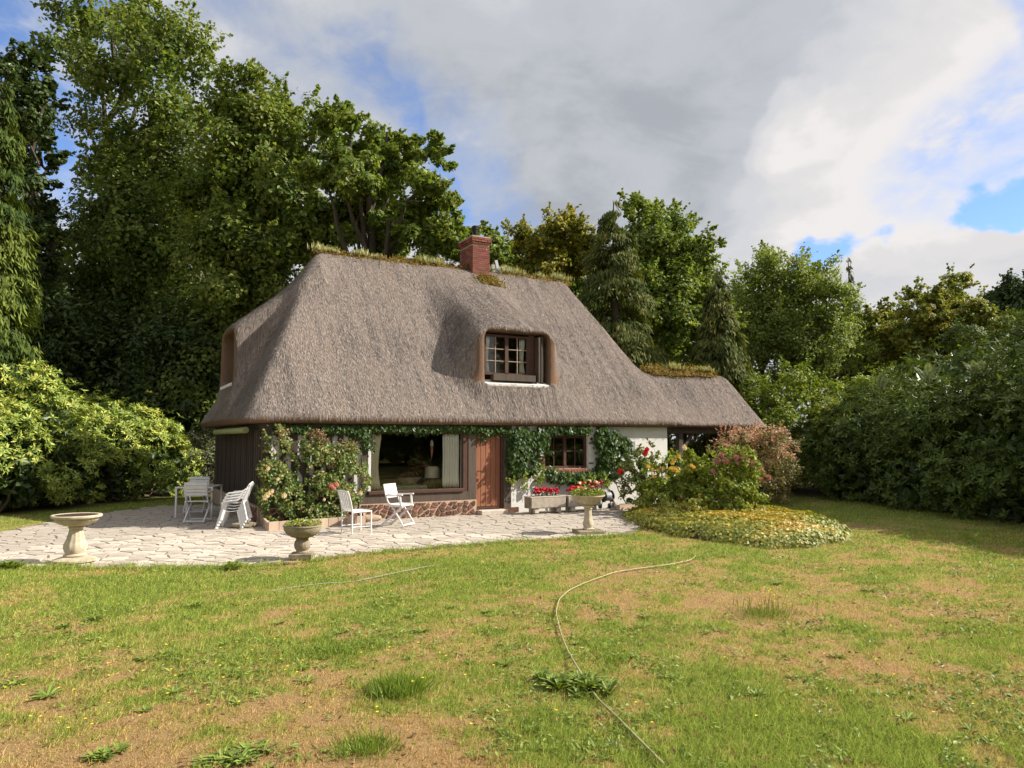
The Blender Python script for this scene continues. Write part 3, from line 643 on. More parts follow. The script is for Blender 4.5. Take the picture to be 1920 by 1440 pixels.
# white wall, built round its window
for b in ((6.30, 7.34, .0, .30, 0, 2.275), (8.78, 11.62, .0, .30, 0, 2.275), (7.34, 8.78, .0, .30, 0, 1.12), (7.34, 8.78, .0, .30, 2.02, 2.275)): wall('rendered_wall', M['white_wall'], *b)
wall('end_wall', M['white_wall'], 11.40, 11.62, .30, 8.1, 0, 2.275); wall('back_wall', M['timber'], 0.0, 11.40, 7.9, 8.1, 0, 2.275)
wall('pier_base', M['stone'], 6.06, 6.52, -.05, .02, 0, .14)
wall('air_vent', M['grey_metal'], 10.28, 10.40, -.03, .02, 1.52, 1.86); wall('air_vent', M['timber'], 10.12, 10.275, -.012, .02, 1.52, 1.86)
# side wall of dark boards and battens
M['side'] = pmat('side_boarding', (.026, .021, .018), (.036, .029, .024), 8, .6, .3, .3, 30, stretch=(1, 1, .12))
wall('side_wall', M['side'], .02, .20, .17, 7.9, .40, 2.275)
for k in range(26): wall('batten', M['timber_pale'] if k % 3 else M['timber'], -.035, .02, .32+k*.29, .38+k*.29, .42, 2.12)
MB().tube([(-.24, .9, 2.13), (-.24, 6.2, 2.13)], .075, 12).build('awning', M['awning'], cot, True)
# rubble plinth
def plinth(name, L, Hh, seed, place, dm):
    rg = rngf(seed); p = place('base'); S_ = poisson(rg, (-.1, -.05, L+.1, Hh+.05), dm, 600, (1.25, .8)); cs = voronoi(S_, .032, (0.0, .0, L, Hh), 20, .5)
    for s, c in zip(S_, cs):
        if not c: continue
        ar = np.array(c); 
        if np.ptp(ar[:, 0]) < .05 or np.ptp(ar[:, 1]) < .04: continue
        V, F = slab([np.array(q) for q in c], .022, .014, rg, rg.uniform(-.006, .008), .5); mb = MB(); mb.add([place(v) for v in V], F); mb.build('stone', M['stone'], p)
def pl_front(v):
    if isinstance(v, str): return wall('plinth', M['mortar'], 0.0, 5.28, -.05, .20, -.05, .384)
    return (v[0]+.01, -.05-v[2], v[1]+.005)
plinth('front', 5.24, .355, 61, pl_front, .145)
def pl_side(v):
    if isinstance(v, str): return wall('plinth', M['mortar'], -.05, .20, .201, 7.9, -.05, .384)
    return (-.05-v[2], 3.2-v[0], v[1]+.005)
plinth('side', 2.95, .36, 62, pl_side, .16)
MB().box(5.29, 6.05, -.34, -.001, 0, .115).build('doorstep', M['conc'], cot, bevel=.012)
# door of planks
door = MB().box(5.30, 6.02, .075, .10, .125, 2.11).build('door', M['frame'], cot); tag(door, 'red-brown plank door')
for k in range(5): MB().box(5.305+k*.142, 5.305+k*.142+.134, .048, .074, .19, 2.08).build('plank', M['door'], door, bevel=.006)
MB().box(5.302, 6.016, .03, .073, .125, .185).build('weather_board', M['frame'], door)
MB().tube([(5.37, .045, 1.10), (5.37, -.01, 1.10), (5.47, -.01, 1.10)], .010, 8).build('handle', M['flue'], door)
# picture window
win = MB().box(2.42, 2.50, .01, .16, .60, 2.12).build('picture_window', M['white_paint'], cot); tag(win, 'wide fixed picture window')
MB().box(2.42, 4.92, -.085, .16, .60, .685).build('sill', M['frame'], win, bevel=.008)
MB().box(2.50, 4.92, .01, .12, 2.05, 2.12).build('head_frame', M['frame'], win); MB().box(4.85, 4.92, .01, .12, .685, 2.05).build('side_frame', M['timber'], win)
MB().box(2.50, 4.85, .030, .036, .685, 2.05).build('pane', M['glass'], win)
# room behind it (dark walls, floor)
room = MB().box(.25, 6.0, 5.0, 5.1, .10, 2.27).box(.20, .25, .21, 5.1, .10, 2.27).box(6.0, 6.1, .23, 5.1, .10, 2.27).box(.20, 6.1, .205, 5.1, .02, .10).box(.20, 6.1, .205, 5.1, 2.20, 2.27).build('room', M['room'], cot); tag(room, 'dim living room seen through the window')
# small casement window in the white wall
cw = MB()
for b in ((7.34, 8.78, .10, .18, 1.12, 1.19), (7.34, 8.78, .10, .18, 1.95, 2.02), (7.34, 7.41, .10, .18, 1.19, 1.95), (8.71, 8.78, .10, .18, 1.19, 1.95), (8.02, 8.10, .09, .18, 1.19, 1.95)): cw.box(*b)
cw = cw.build('casement_window', M['frame'], cot); tag(cw, 'small brown casement window')
for (xa, xb) in ((7.41, 8.02), (8.10, 8.71)):
    MB().box(xa, xb, .142, .146, 1.19, 1.95).build('pane', M['glass'], cw)
    MB().box((xa+xb)/2-.012, (xa+xb)/2+.012, .115, .14, 1.19, 1.95).build('glazing_bar', M['frame'], cw); MB().box(xa, (xa+xb)/2-.013, .117, .14, 1.58, 1.605).build('glazing_bar', M['frame'], cw); MB().box((xa+xb)/2+.013, xb, .117, .14, 1.58, 1.605).build('glazing_bar', M['frame'], cw)
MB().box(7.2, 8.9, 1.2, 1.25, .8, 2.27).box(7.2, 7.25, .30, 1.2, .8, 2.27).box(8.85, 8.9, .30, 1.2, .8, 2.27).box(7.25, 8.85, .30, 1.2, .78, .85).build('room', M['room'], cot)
sbm = brick_mesh(.075, .16, .10, 'sill_brick', M['sill_brick'])
for k in range(14): link('sill_brick', sbm, cw, (7.44+k*.092, -.05, 1.062), (R(8), 0, 0))
sh = MB().box(6.95, 7.33, -.035, -.008, 1.14, 2.0).build('shutter', M['door'], cot)
for k in range(3): MB().box(6.955+k*.125, 6.955+k*.125+.118, -.055, -.036, 1.15, 1.99).build('board', M['door'], sh)
for zc in (1.28, 1.84): MB().box(6.96, 7.32, -.075, -.056, zc, zc+.07).build('ledge', M['frame'], sh)
for zc in (1.24, 1.80): MB().box(8.79, 8.93, -.03, -.004, zc, zc+.03).build('hinge', M['black'], cw)
# dormer window at the front
def dorm_win(name, tf, W2, z0, z1, lab, cur):
    fr_ = MB(); T = .06
    for b in ((-W2, W2, 0, .06, z0, z0+T), (-W2, W2, 0, .06, z1-T, z1), (-W2, -W2+T, 0, .06, z0+T, z1-T), (W2-T, W2, 0, .06, z0+T, z1-T), (-.05, .05, -.01, .06, z0+T, z1-T)): fr_.box(*b)
    fr_.v = [tf(v) for v in fr_.v]; o = fr_.build(name, M['frame'], cot); tag(o, lab)
    def sub(nm, mat, *b): m_ = MB().box(*b); m_.v = [tf(v) for v in m_.v]; return m_.build(nm, mat, o)
    for (a, b) in ((-W2+T, -.05), (.05, W2-T)):
        sub('pane', M['glass'], a, b, .034, .038, z0+T, z1-T)
        sub('glazing_bar', M['cut_pale'], (a+b)/2-.011, (a+b)/2+.011, .012, .032, z0+T, z1-T)
        for k in (1, 2):
            zz_ = z0+T+(z1-z0-2*T)*k/3; sub('glazing_bar', M['cut_pale'], a, (a+b)/2-.0115, .014, .032, zz_-.011, zz_+.011); sub('glazing_bar', M['cut_pale'], (a+b)/2+.0115, b, .014, .032, zz_-.011, zz_+.011)
    return o, sub
M['cut_pale'] = pmat('pale_glazing_bar', (.34, .26, .20), (.28, .21, .16), 14, .6, .3)
dw, sub = dorm_win('dormer_window', lambda v: (v[0]+6.46, v[1]+.52, v[2]), .69, 3.66, 4.76, 'six-over-six dormer casement with pale glazing bars', True)
sub('jamb_board', M['frame'], .69, .88, .0, .06, 3.44, 4.80); sub('jamb_board', M['frame'], -.77, -.69, -.03, .06, 3.46, 4.80)
sub('shutter', M['timber_pale'], .90, .95, -.20, .06, 3.50, 4.74); sub('strut', M['timber'], 1.03, 1.10, -.12, -.04, 3.46, 4.78); sub('side_board', M['timber'], .955, 1.20, .10, .14, 3.44, 4.80)
sub('flower_box', M['timber_pale'], -.50, .80, -.20, -.02, 3.50, 3.67); sub('lintel', M['frame'], -.77, .95, -.02, .06, 4.801, 4.86)
MB().add([(5.72, .29, 3.34), (7.68, .29, 3.34), (7.68, .29, 3.41), (5.72, .29, 3.41), (5.72, .60, 3.36), (7.68, .60, 3.36), (7.68, .60, 3.52), (5.72, .60, 3.52)], [(0, 1, 2, 3), (3, 2, 6, 7), (5, 4, 7, 6), (0, 3, 7, 4), (1, 5, 6, 2), (0, 4, 5, 1)]).build('dormer_sill', M['white_wall'], cot)
dl, sub = dorm_win('dormer_window', lambda v: (v[1]+.42, 4.3-v[0], v[2]), 1.02, 3.56, 4.74, 'side dormer window deep in the left hip', False)
sub('flower_box', M['timber_pale'], -.9, .9, -.30, -.06, 3.42, 3.60)
MB().box(-.26, .40, 3.28, 5.32, 3.32, 3.40).build('dormer_sill', M['white_wall'], cot)
# open end under the low wing
wall('porch_post', M['timber'], 12.10, 12.26, .02, .18, 0, 2.10); wall('porch_post', M['timber'], 14.3, 14.46, .02, .18, 0, 2.10); wall('porch_post', M['timber'], 14.3, 14.46, 2.3, 2.46, 0, 2.10)
wall('porch_beam', M['timber'], 11.62, 14.6, .01, .19, 2.10, 2.275); wall('porch_beam', M['timber'], 11.62, 14.6, 2.3, 2.46, 2.10, 2.275)
b_ = MB(); b_.bar((12.25, .10, 1.62), (12.72, .10, 2.12), .09, .10, (0, 1, 0)); b_.build('porch_brace', M['timber'], cot)
wall('porch_ceiling', M['cut'], 11.63, 14.6, .2, 2.29, 2.22, 2.262)

# ------------------------------------------------------------------ things inside the windows
def at_house(name, x, y, z, label, cat, rz=0.0, group=None): return empty(name, HW(x, y, z), HANG+rz, label, cat, group)
def drape(name, x0, x1, y, z0, z1, mat, label, n=9, seed=1, tie=0.0, cat='curtain', group=None):
    rg = rngf(seed); k = n*6; us = np.linspace(0, 1, k); zs = np.linspace(z0, z1, 9); V = []
    for zz_ in zs:
        f = (zz_-z0)/(z1-z0); sq = 1-tie*math.sin(math.pi*min(1, f*1.15))
        for u_ in us: V.append(HW(x0+(x1-x0)*u_*sq, y+.028*math.sin(u_*n*2*math.pi+.5*f)+.01*math.sin(9*f+u_*5), zz_))
    idx = np.arange(len(zs)*k).reshape(len(zs), k); F = np.stack([idx[:-1, :-1], idx[:-1, 1:], idx[1:, 1:], idx[1:, :-1]], -1).reshape(-1, 4)
    o = link(name, mesh_np(name, np.array(V), F, mat, True)); s_ = o.modifiers.new('cloth', 'SOLIDIFY'); s_.thickness = .006
    return tag(o, label, cat, group)
drape('curtain', 2.52, 2.78, .10, .70, 2.12, M['curtain'], 'golden cream curtain gathered at left side of picture window', 4, 3, .25)
drape('curtain', 4.40, 4.84, .085, .70, 2.12, M['curtain_white'], 'pale pleated curtain at right side of picture window', 6, 4)
drape('curtain', 5.84, 5.99, .63, 3.70, 4.72, M['curtain_white'], 'narrow white curtain at left edge of the dormer window', 3, 5, .3)
drape('curtain', 6.93, 7.09, .63, 3.70, 4.72, M['curtain_white'], 'narrow white curtain at right edge of the dormer window', 3, 6, .3)
t = at_house('side_table', 3.35, .62, .10, 'table under a pale sage cloth behind the picture window', 'table')
MB().box(-.84, .72, -.34, .40, .60, .66).build('cloth_top', M['cloth'], t, bevel=.02); MB().box(-.84, .72, -.345, -.335, .30, .60).build('cloth_fall', M['cloth'], t)
for sx in (-.75, .63):
    for sy in (-.27, .33): MB().box(sx-.03, sx+.03, sy-.03, sy+.03, 0, .60).build('leg', M['timber'], t)
t = at_house('fruit_bowl', 3.70, .62, .765, 'large ribbed bowl of dried flowers inside the picture window', 'bowl')
MB().lathe([(.09, 0), (.12, .015), (.22, .07), (.29, .16), (.31, .20), (.29, .20), (.20, .10), (.0001, .09)], 26, flute=13, amp=.05, fr=(1, 4)).build('bowl', M['cast_dark'], t, True)
rg = rngf(8); n = 160; P = nrm(rg.normal(0, 1, (n, 3)))*np.array([.27, .27, .10])*rg.uniform(.3, 1, (n, 1))+np.array([0, 0, .22])
link('dried_flowers', blades(P, rg.normal(0, 1, (n, 3)), rg.normal(0, 1, (n, 3)), .09, .05, M['house_plant'], 'dried_flowers', rg.random(n)), t)
t = at_house('table_lamp', 4.33, .62, .60, 'table lamp with beige drum shade inside the picture window', 'lamp')
MB().lathe([(.12, 0), (.13, .03), (.07, .10), (.05, .22), (.02, .27), (.018, .36)], 18).build('base', M['timber'], t, True)
MB().lathe([(.195, .33), (.175, .62), (.165, .62), (.185, .33)], 28).build('lamp_shade', M['shade'], t, True)
t = at_house('hanging_ornament', 4.18, .30, 1.70, 'small copper cone ornament hanging behind the picture window', 'ornament')
MB().lathe([(.004, -.28), (.03, -.12), (.045, .0), (.02, .03)], 10).build('cone', M['copper'], t, True)
MB().lathe([(.02, .03), (.045, .06), (.04, .16), (.01, .20)], 10).build('globe', M['shade'], t, True); MB().tube([(0, 0, .20), (0, 0, .50)], .004, 5).build('cord', M['timber'], t)

# ------------------------------------------------------------------ garden ornaments
def on_ground(name, px, py, label, cat, rz=0.0, group=None, z=0.03):
    p = G(px, py); return empty(name, (p[0], p[1], z), rz, label, cat, group)
t = on_ground('stone_birdbath', 140, 1055, 'tall stone birdbath with fluted stem at left edge of terrace', 'birdbath', group='stone garden urns')
MB().lathe([(.34, 0), (.34, .03), (.27, .055), (.20, .075), (.0001, .075)], 32).build('base', M['cast'], t, True)
MB().lathe([(.17, .07), (.185, .10), (.15, .13), (.17, .17), (.19, .23), (.175, .30), (.14, .38), (.115, .48), (.105, .55), (.125, .575), (.105, .60), (.14, .63)], 48, flute=12, amp=.08, fr=(4, 8)).build('stem', M['cast'], t, True)
b = MB().lathe([(.13, .60), (.20, .61), (.30, .655), (.345, .70), (.33, .725), (.36, .735), (.395, .75), (.40, .775), (.385, .79), (.345, .785), (.20, .74), (.0001, .735)], 80, flute=28, amp=.055, fr=(1, 3)).build('bowl', M['cast'], t, True)
MB().lathe([(.0001, .744), (.27, .763), (.335, .782), (.0001, .750)], 30).build('debris', M['soil'], t); t.scale = (0.9,)*3
t = on_ground('stone_urn', 566, 1049, 'squat mossy stone urn on a square plinth at lawn edge', 'urn', .1, 'stone garden urns')
MB().box(-.20, .20, -.20, .20, 0, .085).build('plinth', M['cast_dark'], t, bevel=.01)
MB().lathe([(.11, .08), (.12, .10), (.10, .13), (.135, .17), (.145, .23), (.13, .29), (.10, .33), (.12, .345), (.10, .36)], 40, flute=14, amp=.06, fr=(3, 6)).build('stem', M['cast_dark'], t, True)
MB().lathe([(.10, .35), (.19, .37), (.28, .43), (.325, .50), (.33, .55), (.345, .56), (.34, .585), (.305, .575), (.28, .55), (.0001, .545)], 44).build('bowl', M['cast_dark'], t, True)
MB().lathe([(.285, .556), (.15, .575), (.0001, .58)], 24).build('soil', M['soil'], t); t.scale = (0.89,)*3
t = on_ground('flower_urn', 1103, 1000, 'tall fluted stone urn full of red and white flowers', 'urn', .2, 'stone garden urns')
MB().box(-.30, .30, -.30, .30, -.02, .05).build('plinth', M['cast_dark'], t, bevel=.012)
MB().lathe([(.12, .05), (.14, .07), (.10, .10), (.115, .14), (.125, .20), (.105, .27), (.09, .36), (.083, .50), (.10, .52), (.085, .54), (.125, .57), (.125, .60), (.09, .62)], 40, flute=8, amp=.10, fr=(5, 7)).build('stem', M['cast'], t, True)
MB().lathe([(.09, .61), (.17, .625), (.27, .69), (.335, .76), (.36, .80), (.385, .81), (.385, .835), (.34, .83), (.31, .80), (.0001, .79)], 72, flute=24, amp=.05, fr=(1, 3)).build('bowl', M['cast'], t, True)
MB().lathe([(.32, .803), (.0001, .825)], 24).build('soil', M['soil'], t); t.scale = (0.9,)*3

# troughs by the white wall
def trough(px, label, x0):
    t = at_house('stone_trough', x0, -.62, .03, label, 'planter', group='ribbed stone troughs under the small window')
    m_ = MB()
    for b in ((-.52, .52, -.17, -.12, .12, .40), (-.52, .52, .12, .17, .12, .40), (-.52, -.47, -.12, .12, .12, .40), (.47, .52, -.12, .12, .12, .40), (-.47, .47, -.12, .12, .12, .16)): m_.box(*b)
    m_.build('trough_body', M['cast_dark'], t)  # darker than the ribs: groove shade put into the body colour
    MB().box(-.535, .535, -.185, -.12, .401, .425).box(-.535, .535, .12, .185, .401, .425).box(-.535, -.47, -.12, .12, .401, .425).box(.47, .535, -.12, .12, .401, .425).build('rim', M['conc'], t)
    for k in range(29): MB().box(-.505+k*.0355, -.505+k*.0355+.022, -.192, -.171, .14, .39).build('rib', M['conc'], t) if k % 1 == 0 else None
    for sx in (-.34, .34):
        for sy in (-.10, .10): MB().box(sx-.06, sx+.06, sy-.06, sy+.06, 0, .119).build('foot', M['conc'], t, bevel=.01)
    MB().box(-.468, .468, -.118, .118, .30, .37).build('soil', M['soil'], t)
    return t
trough(0, 'left ribbed stone trough of red geraniums beside the door', 6.98)
trough(0, 'right ribbed stone trough of red geraniums, half hidden by flower urn', 8.10)
# edging tiles
def edging(name, label, pts, tl, hgt, th):
    a0 = np.array(pts[0]); t = empty(name, (a0[0], a0[1], 0), 0, label, 'edging'); rg = rngf(len(label))
    for p, q in zip(pts[:-1], pts[1:]):
        p = np.array(p)-a0; q = np.array(q)-a0; L = np.linalg.norm(q-p); n = max(1, int(round(L/tl))); d = (q-p)/L; ang = math.atan2(d[1], d[0])
        me = MB().box(-L/n/2+.005, L/n/2-.005, -th/2, th/2, 0, hgt).mesh('edging_tile', M['tile'])
        for k in range(n):
            c = p+d*L*(k+.5)/n; link('edging_tile', me, t, (c[0], c[1], .0), (rg.normal(0, .02), rg.normal(0, .02), ang+rg.normal(0, .015)))
    return t
edging('tile_edging', 'row of buff edging tiles before the climbing roses', [HW(.02, -.10)[:2], G(503, 996)[:2], G(684, 983)[:2], G(682, 975)[:2]], .215, .19, .05)
edging('tile_edging', 'low stone edging before the red rose by the white wall', [G(1152, 950)[:2], G(1160, 958)[:2], G(1222, 954)[:2]], .55, .16, .07)
def bedsoil(name, pts, label):
    a = np.array(pts); m_ = MB(); m_.add([(*p, .085) for p in a]+[(*p, -.02) for p in a], [tuple(range(len(a)))]+[(i, (i+1) % len(a), len(a)+(i+1) % len(a), len(a)+i) for i in range(len(a))]); return tag(m_.build(name, M['soil']), label, kind='structure')
bedsoil('flower_bed', [HW(.03, -.12)[:2], G(506, 993)[:2], G(681, 981)[:2], HW(2.1, -.08)[:2]], 'strip of soil under the climbing roses')
bedsoil('flower_bed', [G(1155, 951)[:2], G(1162, 956)[:2], G(1222, 952)[:2], HW(11.0, -.02)[:2], HW(9.6, -.02)[:2]], 'strip of soil along the white wall')
# a rounded stone by the plinth
rg = rngf(71); st = MB().lathe([(.02, 0), (.22, .0), (.27, .05), (.24, .11), (.12, .14), (.0001, .142)], 16); st.v = [(v[0]*1.1+rg.normal(0, .012), v[1]*.55+rg.normal(0, .012), v[2]) for v in st.v]
p = G(692, 978); tag(st.build('loose_stone', M['tile'], None, True, loc=(p[0], p[1], .02), rot=(0, 0, .3)), 'rounded buff stone lying at the foot of the plinth', 'stone')

# ------------------------------------------------------------------ white garden furniture
t = on_ground('tube_chair', 652, 1002, 'white tube-framed chair with strapped seat facing the picture window', 'chair', R(38))
def tube_chair(t):
    wS = .23; fr_ = .40
    for sy in (-wS, wS):
        MB().tube([(-.02, sy, 0), (-.02, sy, .44), (-.05, sy, .62), (-.12, sy, .84)], .017, 8).build('back_leg', M['white'], t, True)
        MB().tube([(fr_, sy, 0), (fr_, sy, .43)], .017, 8).build('front_leg', M['white'], t, True)
        MB().tube([(-.02, sy, .42), (fr_, sy, .43)], .014, 8).build('seat_rail', M['white'], t, True)
        MB().tube([(-.02, sy, .13), (fr_, sy, .13)], .009, 6).build('stretcher', M['white'], t, True)
    MB().tube([(-.12, -wS, .84), (-.12, wS, .84)], .017, 8).build('top_rail', M['white'], t, True); MB().tube([(fr_, -wS, .43), (fr_, wS, .43)], .017, 8).build('front_rail', M['white'], t, True)
    MB().tube([(.19, -wS, .13), (.19, wS, .13)], .009, 6).build('stretcher', M['white'], t, True)
    for k in range(6):
        yy = -wS+.035+k*(2*wS-.07)/5; m_ = MB(); pts = [(-.115, .83), (-.075, .66), (-.04, .50), (.02, .43), (.15, .41), (.28, .415), (.40, .445)]
        for (a, b), (c, d) in zip(pts[:-1], pts[1:]): m_.bar((a, yy, b), (c, yy, d), .05, .006, (0, 0, 1) if abs(c-a) > abs(d-b) else (1, 0, 0))
        m_.build('strap', M['white'], t)
tube_chair(t)
def folding_chair(t):
    wS = .24
    for sy in (-wS, wS):
        MB().tube([(.30, sy, 0), (.18, sy, .18), (.05, sy, .36), (-.10, sy, .52), (-.16, sy, .66), (-.22, sy, .90)], [.016, .017, .018, .017, .016, .014], 8).build('back_leg', M['white_paint'], t, True)
        MB().bar((-.28, sy*.90, 0), (.26, sy*.90, .43), .03, .045).build('front_leg', M['white_paint'], t)
        MB().bar((-.13, sy, .46), (.26, sy, .43), .03, .04).build('seat_rail', M['white_paint'], t)
        MB().bar((-.16, sy, .66), (.26, sy, .68), .05, .026).build('armrest', M['white_paint'], t); MB().bar((.22, sy, .44), (.20, sy, .67), .03, .035).build('arm_post', M['white_paint'], t)
    for k in range(6):
        MB().box(-.10+k*.064, -.10+k*.064+.055, -wS+.02, wS-.02, .455-k*.004, .475-k*.004).build('seat_slat', M['white_paint'], t)
    for k in range(4):
        z0 = .60+k*.078; xo = -.165-(z0-.66)*.25; MB().box(xo-.012, xo+.012, -wS+.01, wS-.01, z0, z0+.068, ry=-.24).build('back_slat', M['white_paint'], t)
    MB().bar((-.26, -wS*.9, .03), (-.26, wS*.9, .03), .03, .03).build('foot_bar', M['white_paint'], t); MB().bar((.285, -wS, .035), (.285, wS, .035), .03, .03).build('foot_bar', M['white_paint'], t)
t = on_ground('folding_chair', 745, 987, 'white slatted folding armchair alone before the stone plinth', 'chair', R(-22)); folding_chair(t); fc0 = t
c = dup(fc0, None, (*G(370, 980)[:2], .03), R(96), 'white slatted folding chair with its back to the lawn, at garden table')
c = dup(fc0, None, (*G(368, 962)[:2], .03), R(-84), 'white slatted folding chair behind the garden table')
t = on_ground('garden_table', 374, 969, 'white metal garden table with grey top by the side wall', 'table', R(6))
for sx in (-.44, .40):
    for sy in (-.40, .40): MB().box(sx-.02, sx+.02, sy-.02, sy+.02, 0, .70).build('leg', M['white'], t)
MB().box(-.47, .43, -.43, -.39, .70, .735).box(-.47, .43, .39, .43, .70, .735).box(-.47, -.43, -.39, .39, .70, .735).box(.39, .43, -.39, .39, .70, .735).build('top_frame', M['white'], t)
MB().box(-.428, .388, -.388, .388, .712, .728).build('tabletop', M['table_glass'], t)
def stack_chair():
    t = empty('stacking_chair'); m_ = MB(); wS = .25
    for sy in (-1, 1):
        MB().bar((.30, sy*.27, 0), (.20, sy*.22, .42), .035, .06).bar((.20, sy*.22, .42), (.17, sy*.275, .60), .04, .05).build('front_leg', M['white'], t)
        MB().bar((-.27, sy*.25, 0), (-.16, sy*.20, .43), .035, .06).build('back_leg', M['white'], t)
        MB().tube([(.20, sy*.28, .585), (.14, sy*.28, .63), (-.02, sy*.275, .645), (-.16, sy*.26, .66), (-.26, sy*.22, .74)], [.022, .024, .022, .022, .02], 6).build('armrest', M['white'], t, True)
    s_ = MB(); k = 8
    for i in range(k+1):
        u_ = i/k; xx = .22-.40*u_; s_.v += [(xx, -.22, .445-.05*math.sin(u_*3.0)), (xx, 0, .43-.055*math.sin(u_*3.0)), (xx, .22, .445-.05*math.sin(u_*3.0))]
    for i in range(k): s_.f += [(3*i, 3*i+1, 3*i+4, 3*i+3), (3*i+1, 3*i+2, 3*i+5, 3*i+4)]
    o = s_.build('seat', M['white'], t, True); md = o.modifiers.new('thick', 'SOLIDIFY'); md.thickness = .012
    for j in range(7):
        yy = -.195+j*.065; MB().bar((-.17, yy, .42), (-.33, yy*1.08, .86-.03*abs(j-3)/3), .045, .010, (1, 0, 0)).build('back_slat', M['white'], t)
    MB().tube([(-.24, -.24, .70), (-.31, -.20, .83), (-.335, 0, .875), (-.31, .20, .83), (-.24, .24, .70)], .02, 6).build('back_rim', M['white'], t, True)
    return t
sc0 = stack_chair(); pos = G(436, 991); names = ['bottom white plastic armchair in the stack beside parasol base', 'second white plastic armchair up in the stack by side wall', 'third white plastic armchair up in the stack by side wall', 'topmost white plastic armchair in the stack by side wall']
for k in range(4):
    rz = R(187); dx = np.array([math.cos(rz), math.sin(rz)]); p = pos[:2]-dx*.030*k; lz = .03+.058*k
    if k == 0: c = sc0; c.location = (p[0], p[1], lz); c.rotation_euler = (0, 0, rz); tag(c, names[0], 'chair', 'stacked white plastic chairs'); c.scale = (.9,)*3
    else: c = dup(sc0, None, (p[0], p[1], lz), rz, names[k])
t = on_ground('parasol_base', 457, 989, 'round concrete parasol base with white pipe by the stacked chairs', 'parasol base')
MB().lathe([(.27, 0), (.28, .03), (.27, .065), (.10, .09), (.0001, .09)], 28).build('weight', M['cast_dark'], t, True); MB().lathe([(.055, .088), (.055, .24), (.065, .245), (.065, .29), (.05, .295), (.0001, .295)], 16).build('pipe', M['white'], t, True)
# hose reel by the wall
t = at_house('hose_reel', 8.98, -.60, .03, 'black hose reel on a wheeled frame beside the right trough', 'hose reel')
for sx in (-.14, .14): MB().tube([(sx, .12, 0), (sx, .0, .30), (sx, .10, .52)], .012, 6).build('frame', M['black'], t, True)
m_ = MB().lathe([(.16, -.13), (.16, -.12), (.075, -.115), (.075, .115), (.16, .12), (.16, .13)], 18); m_.v = [(v[2], v[0], v[1]+.34) for v in m_.v]; m_.build('drum', M['black'], t, True)
m_ = MB().lathe([(.08, -.105), (.12, -.09), (.125, 0), (.12, .09), (.08, .105)], 18); m_.v = [(v[2], v[0], v[1]+.34) for v in m_.v]; m_.build('coiled_hose', M['hose_grey'], t, True)
for sx in (-.16, .16):
    m_ = MB().lathe([(.02, -.02), (.07, -.02), (.07, .02), (.02, .02)], 14); m_.v = [(v[2]+sx, v[0]+.12, v[1]+.07) for v in m_.v]; m_.build('wheel', M['black'], t)
MB().tube([(-.16, .10, .52), (.16, .10, .52)], .012, 6).build('handle', M['black'], t)
def curve_obj(name, pts, r, mat, label, cat, n=120):
    pts = np.array(pts, float); tt = np.concatenate([[0], np.cumsum(np.linalg.norm(np.diff(pts, axis=0), axis=1))]); u_ = np.linspace(0, tt[-1], n)
    # smooth by repeated averaging of the resampled polyline
    q = np.stack([np.interp(u_, tt, pts[:, i]) for i in range(3)], -1)
    for _ in range(14): q[1:-1] = (q[:-2]+2*q[1:-1]+q[2:])/4
    return tag(MB().tube(q, r, 8).build(name, mat, None, True), label, cat)
hz = lambda px, py, dz=.03: (*G(px, py)[:2], float(lawn_z(*G(px, py)[:2]))+dz)
curve_obj('garden_hose', [hz(1245, 1440), hz(1215, 1410), hz(1180, 1375), hz(1150, 1345), hz(1125, 1322), hz(1105, 1295), hz(1080, 1260, .06), hz(1063, 1225), hz(1050, 1190), hz(1042, 1155), hz(1048, 1130), hz(1065, 1115), hz(1095, 1098), hz(1130, 1085), hz(1155, 1076), hz(1200, 1070), hz(1260, 1062), hz(1295, 1054), hz(1304, 1046)], .0075, M['hose'], 'yellow garden hose winding over the lawn', 'hose', 260)
curve_obj('pale_hose', [hz(500, 1110, .0), hz(560, 1102, .022), hz(615, 1096, .024), hz(650, 1092, .0), hz(690, 1087, .025), hz(740, 1076, .026), hz(800, 1064, .024), hz(830, 1058, .0)], .006, M['hose_pale'], 'thin pale hose half sunk in the lawn near the terrace', 'hose')
curve_obj('grey_hose', [HW(8.98, -.72, .36), HW(9.02, -.85, .30), HW(9.03, -.93, .10), HW(9.02, -1.05, .05), HW(8.85, -1.35, .045), HW(8.55, -1.85, .045), HW(8.2, -2.2, .045), HW(7.9, -2.7, .045), HW(7.7, -3.2, .045)], .011, M['hose_grey'], 'grey hose trailing from the reel over the flagstones', 'hose')

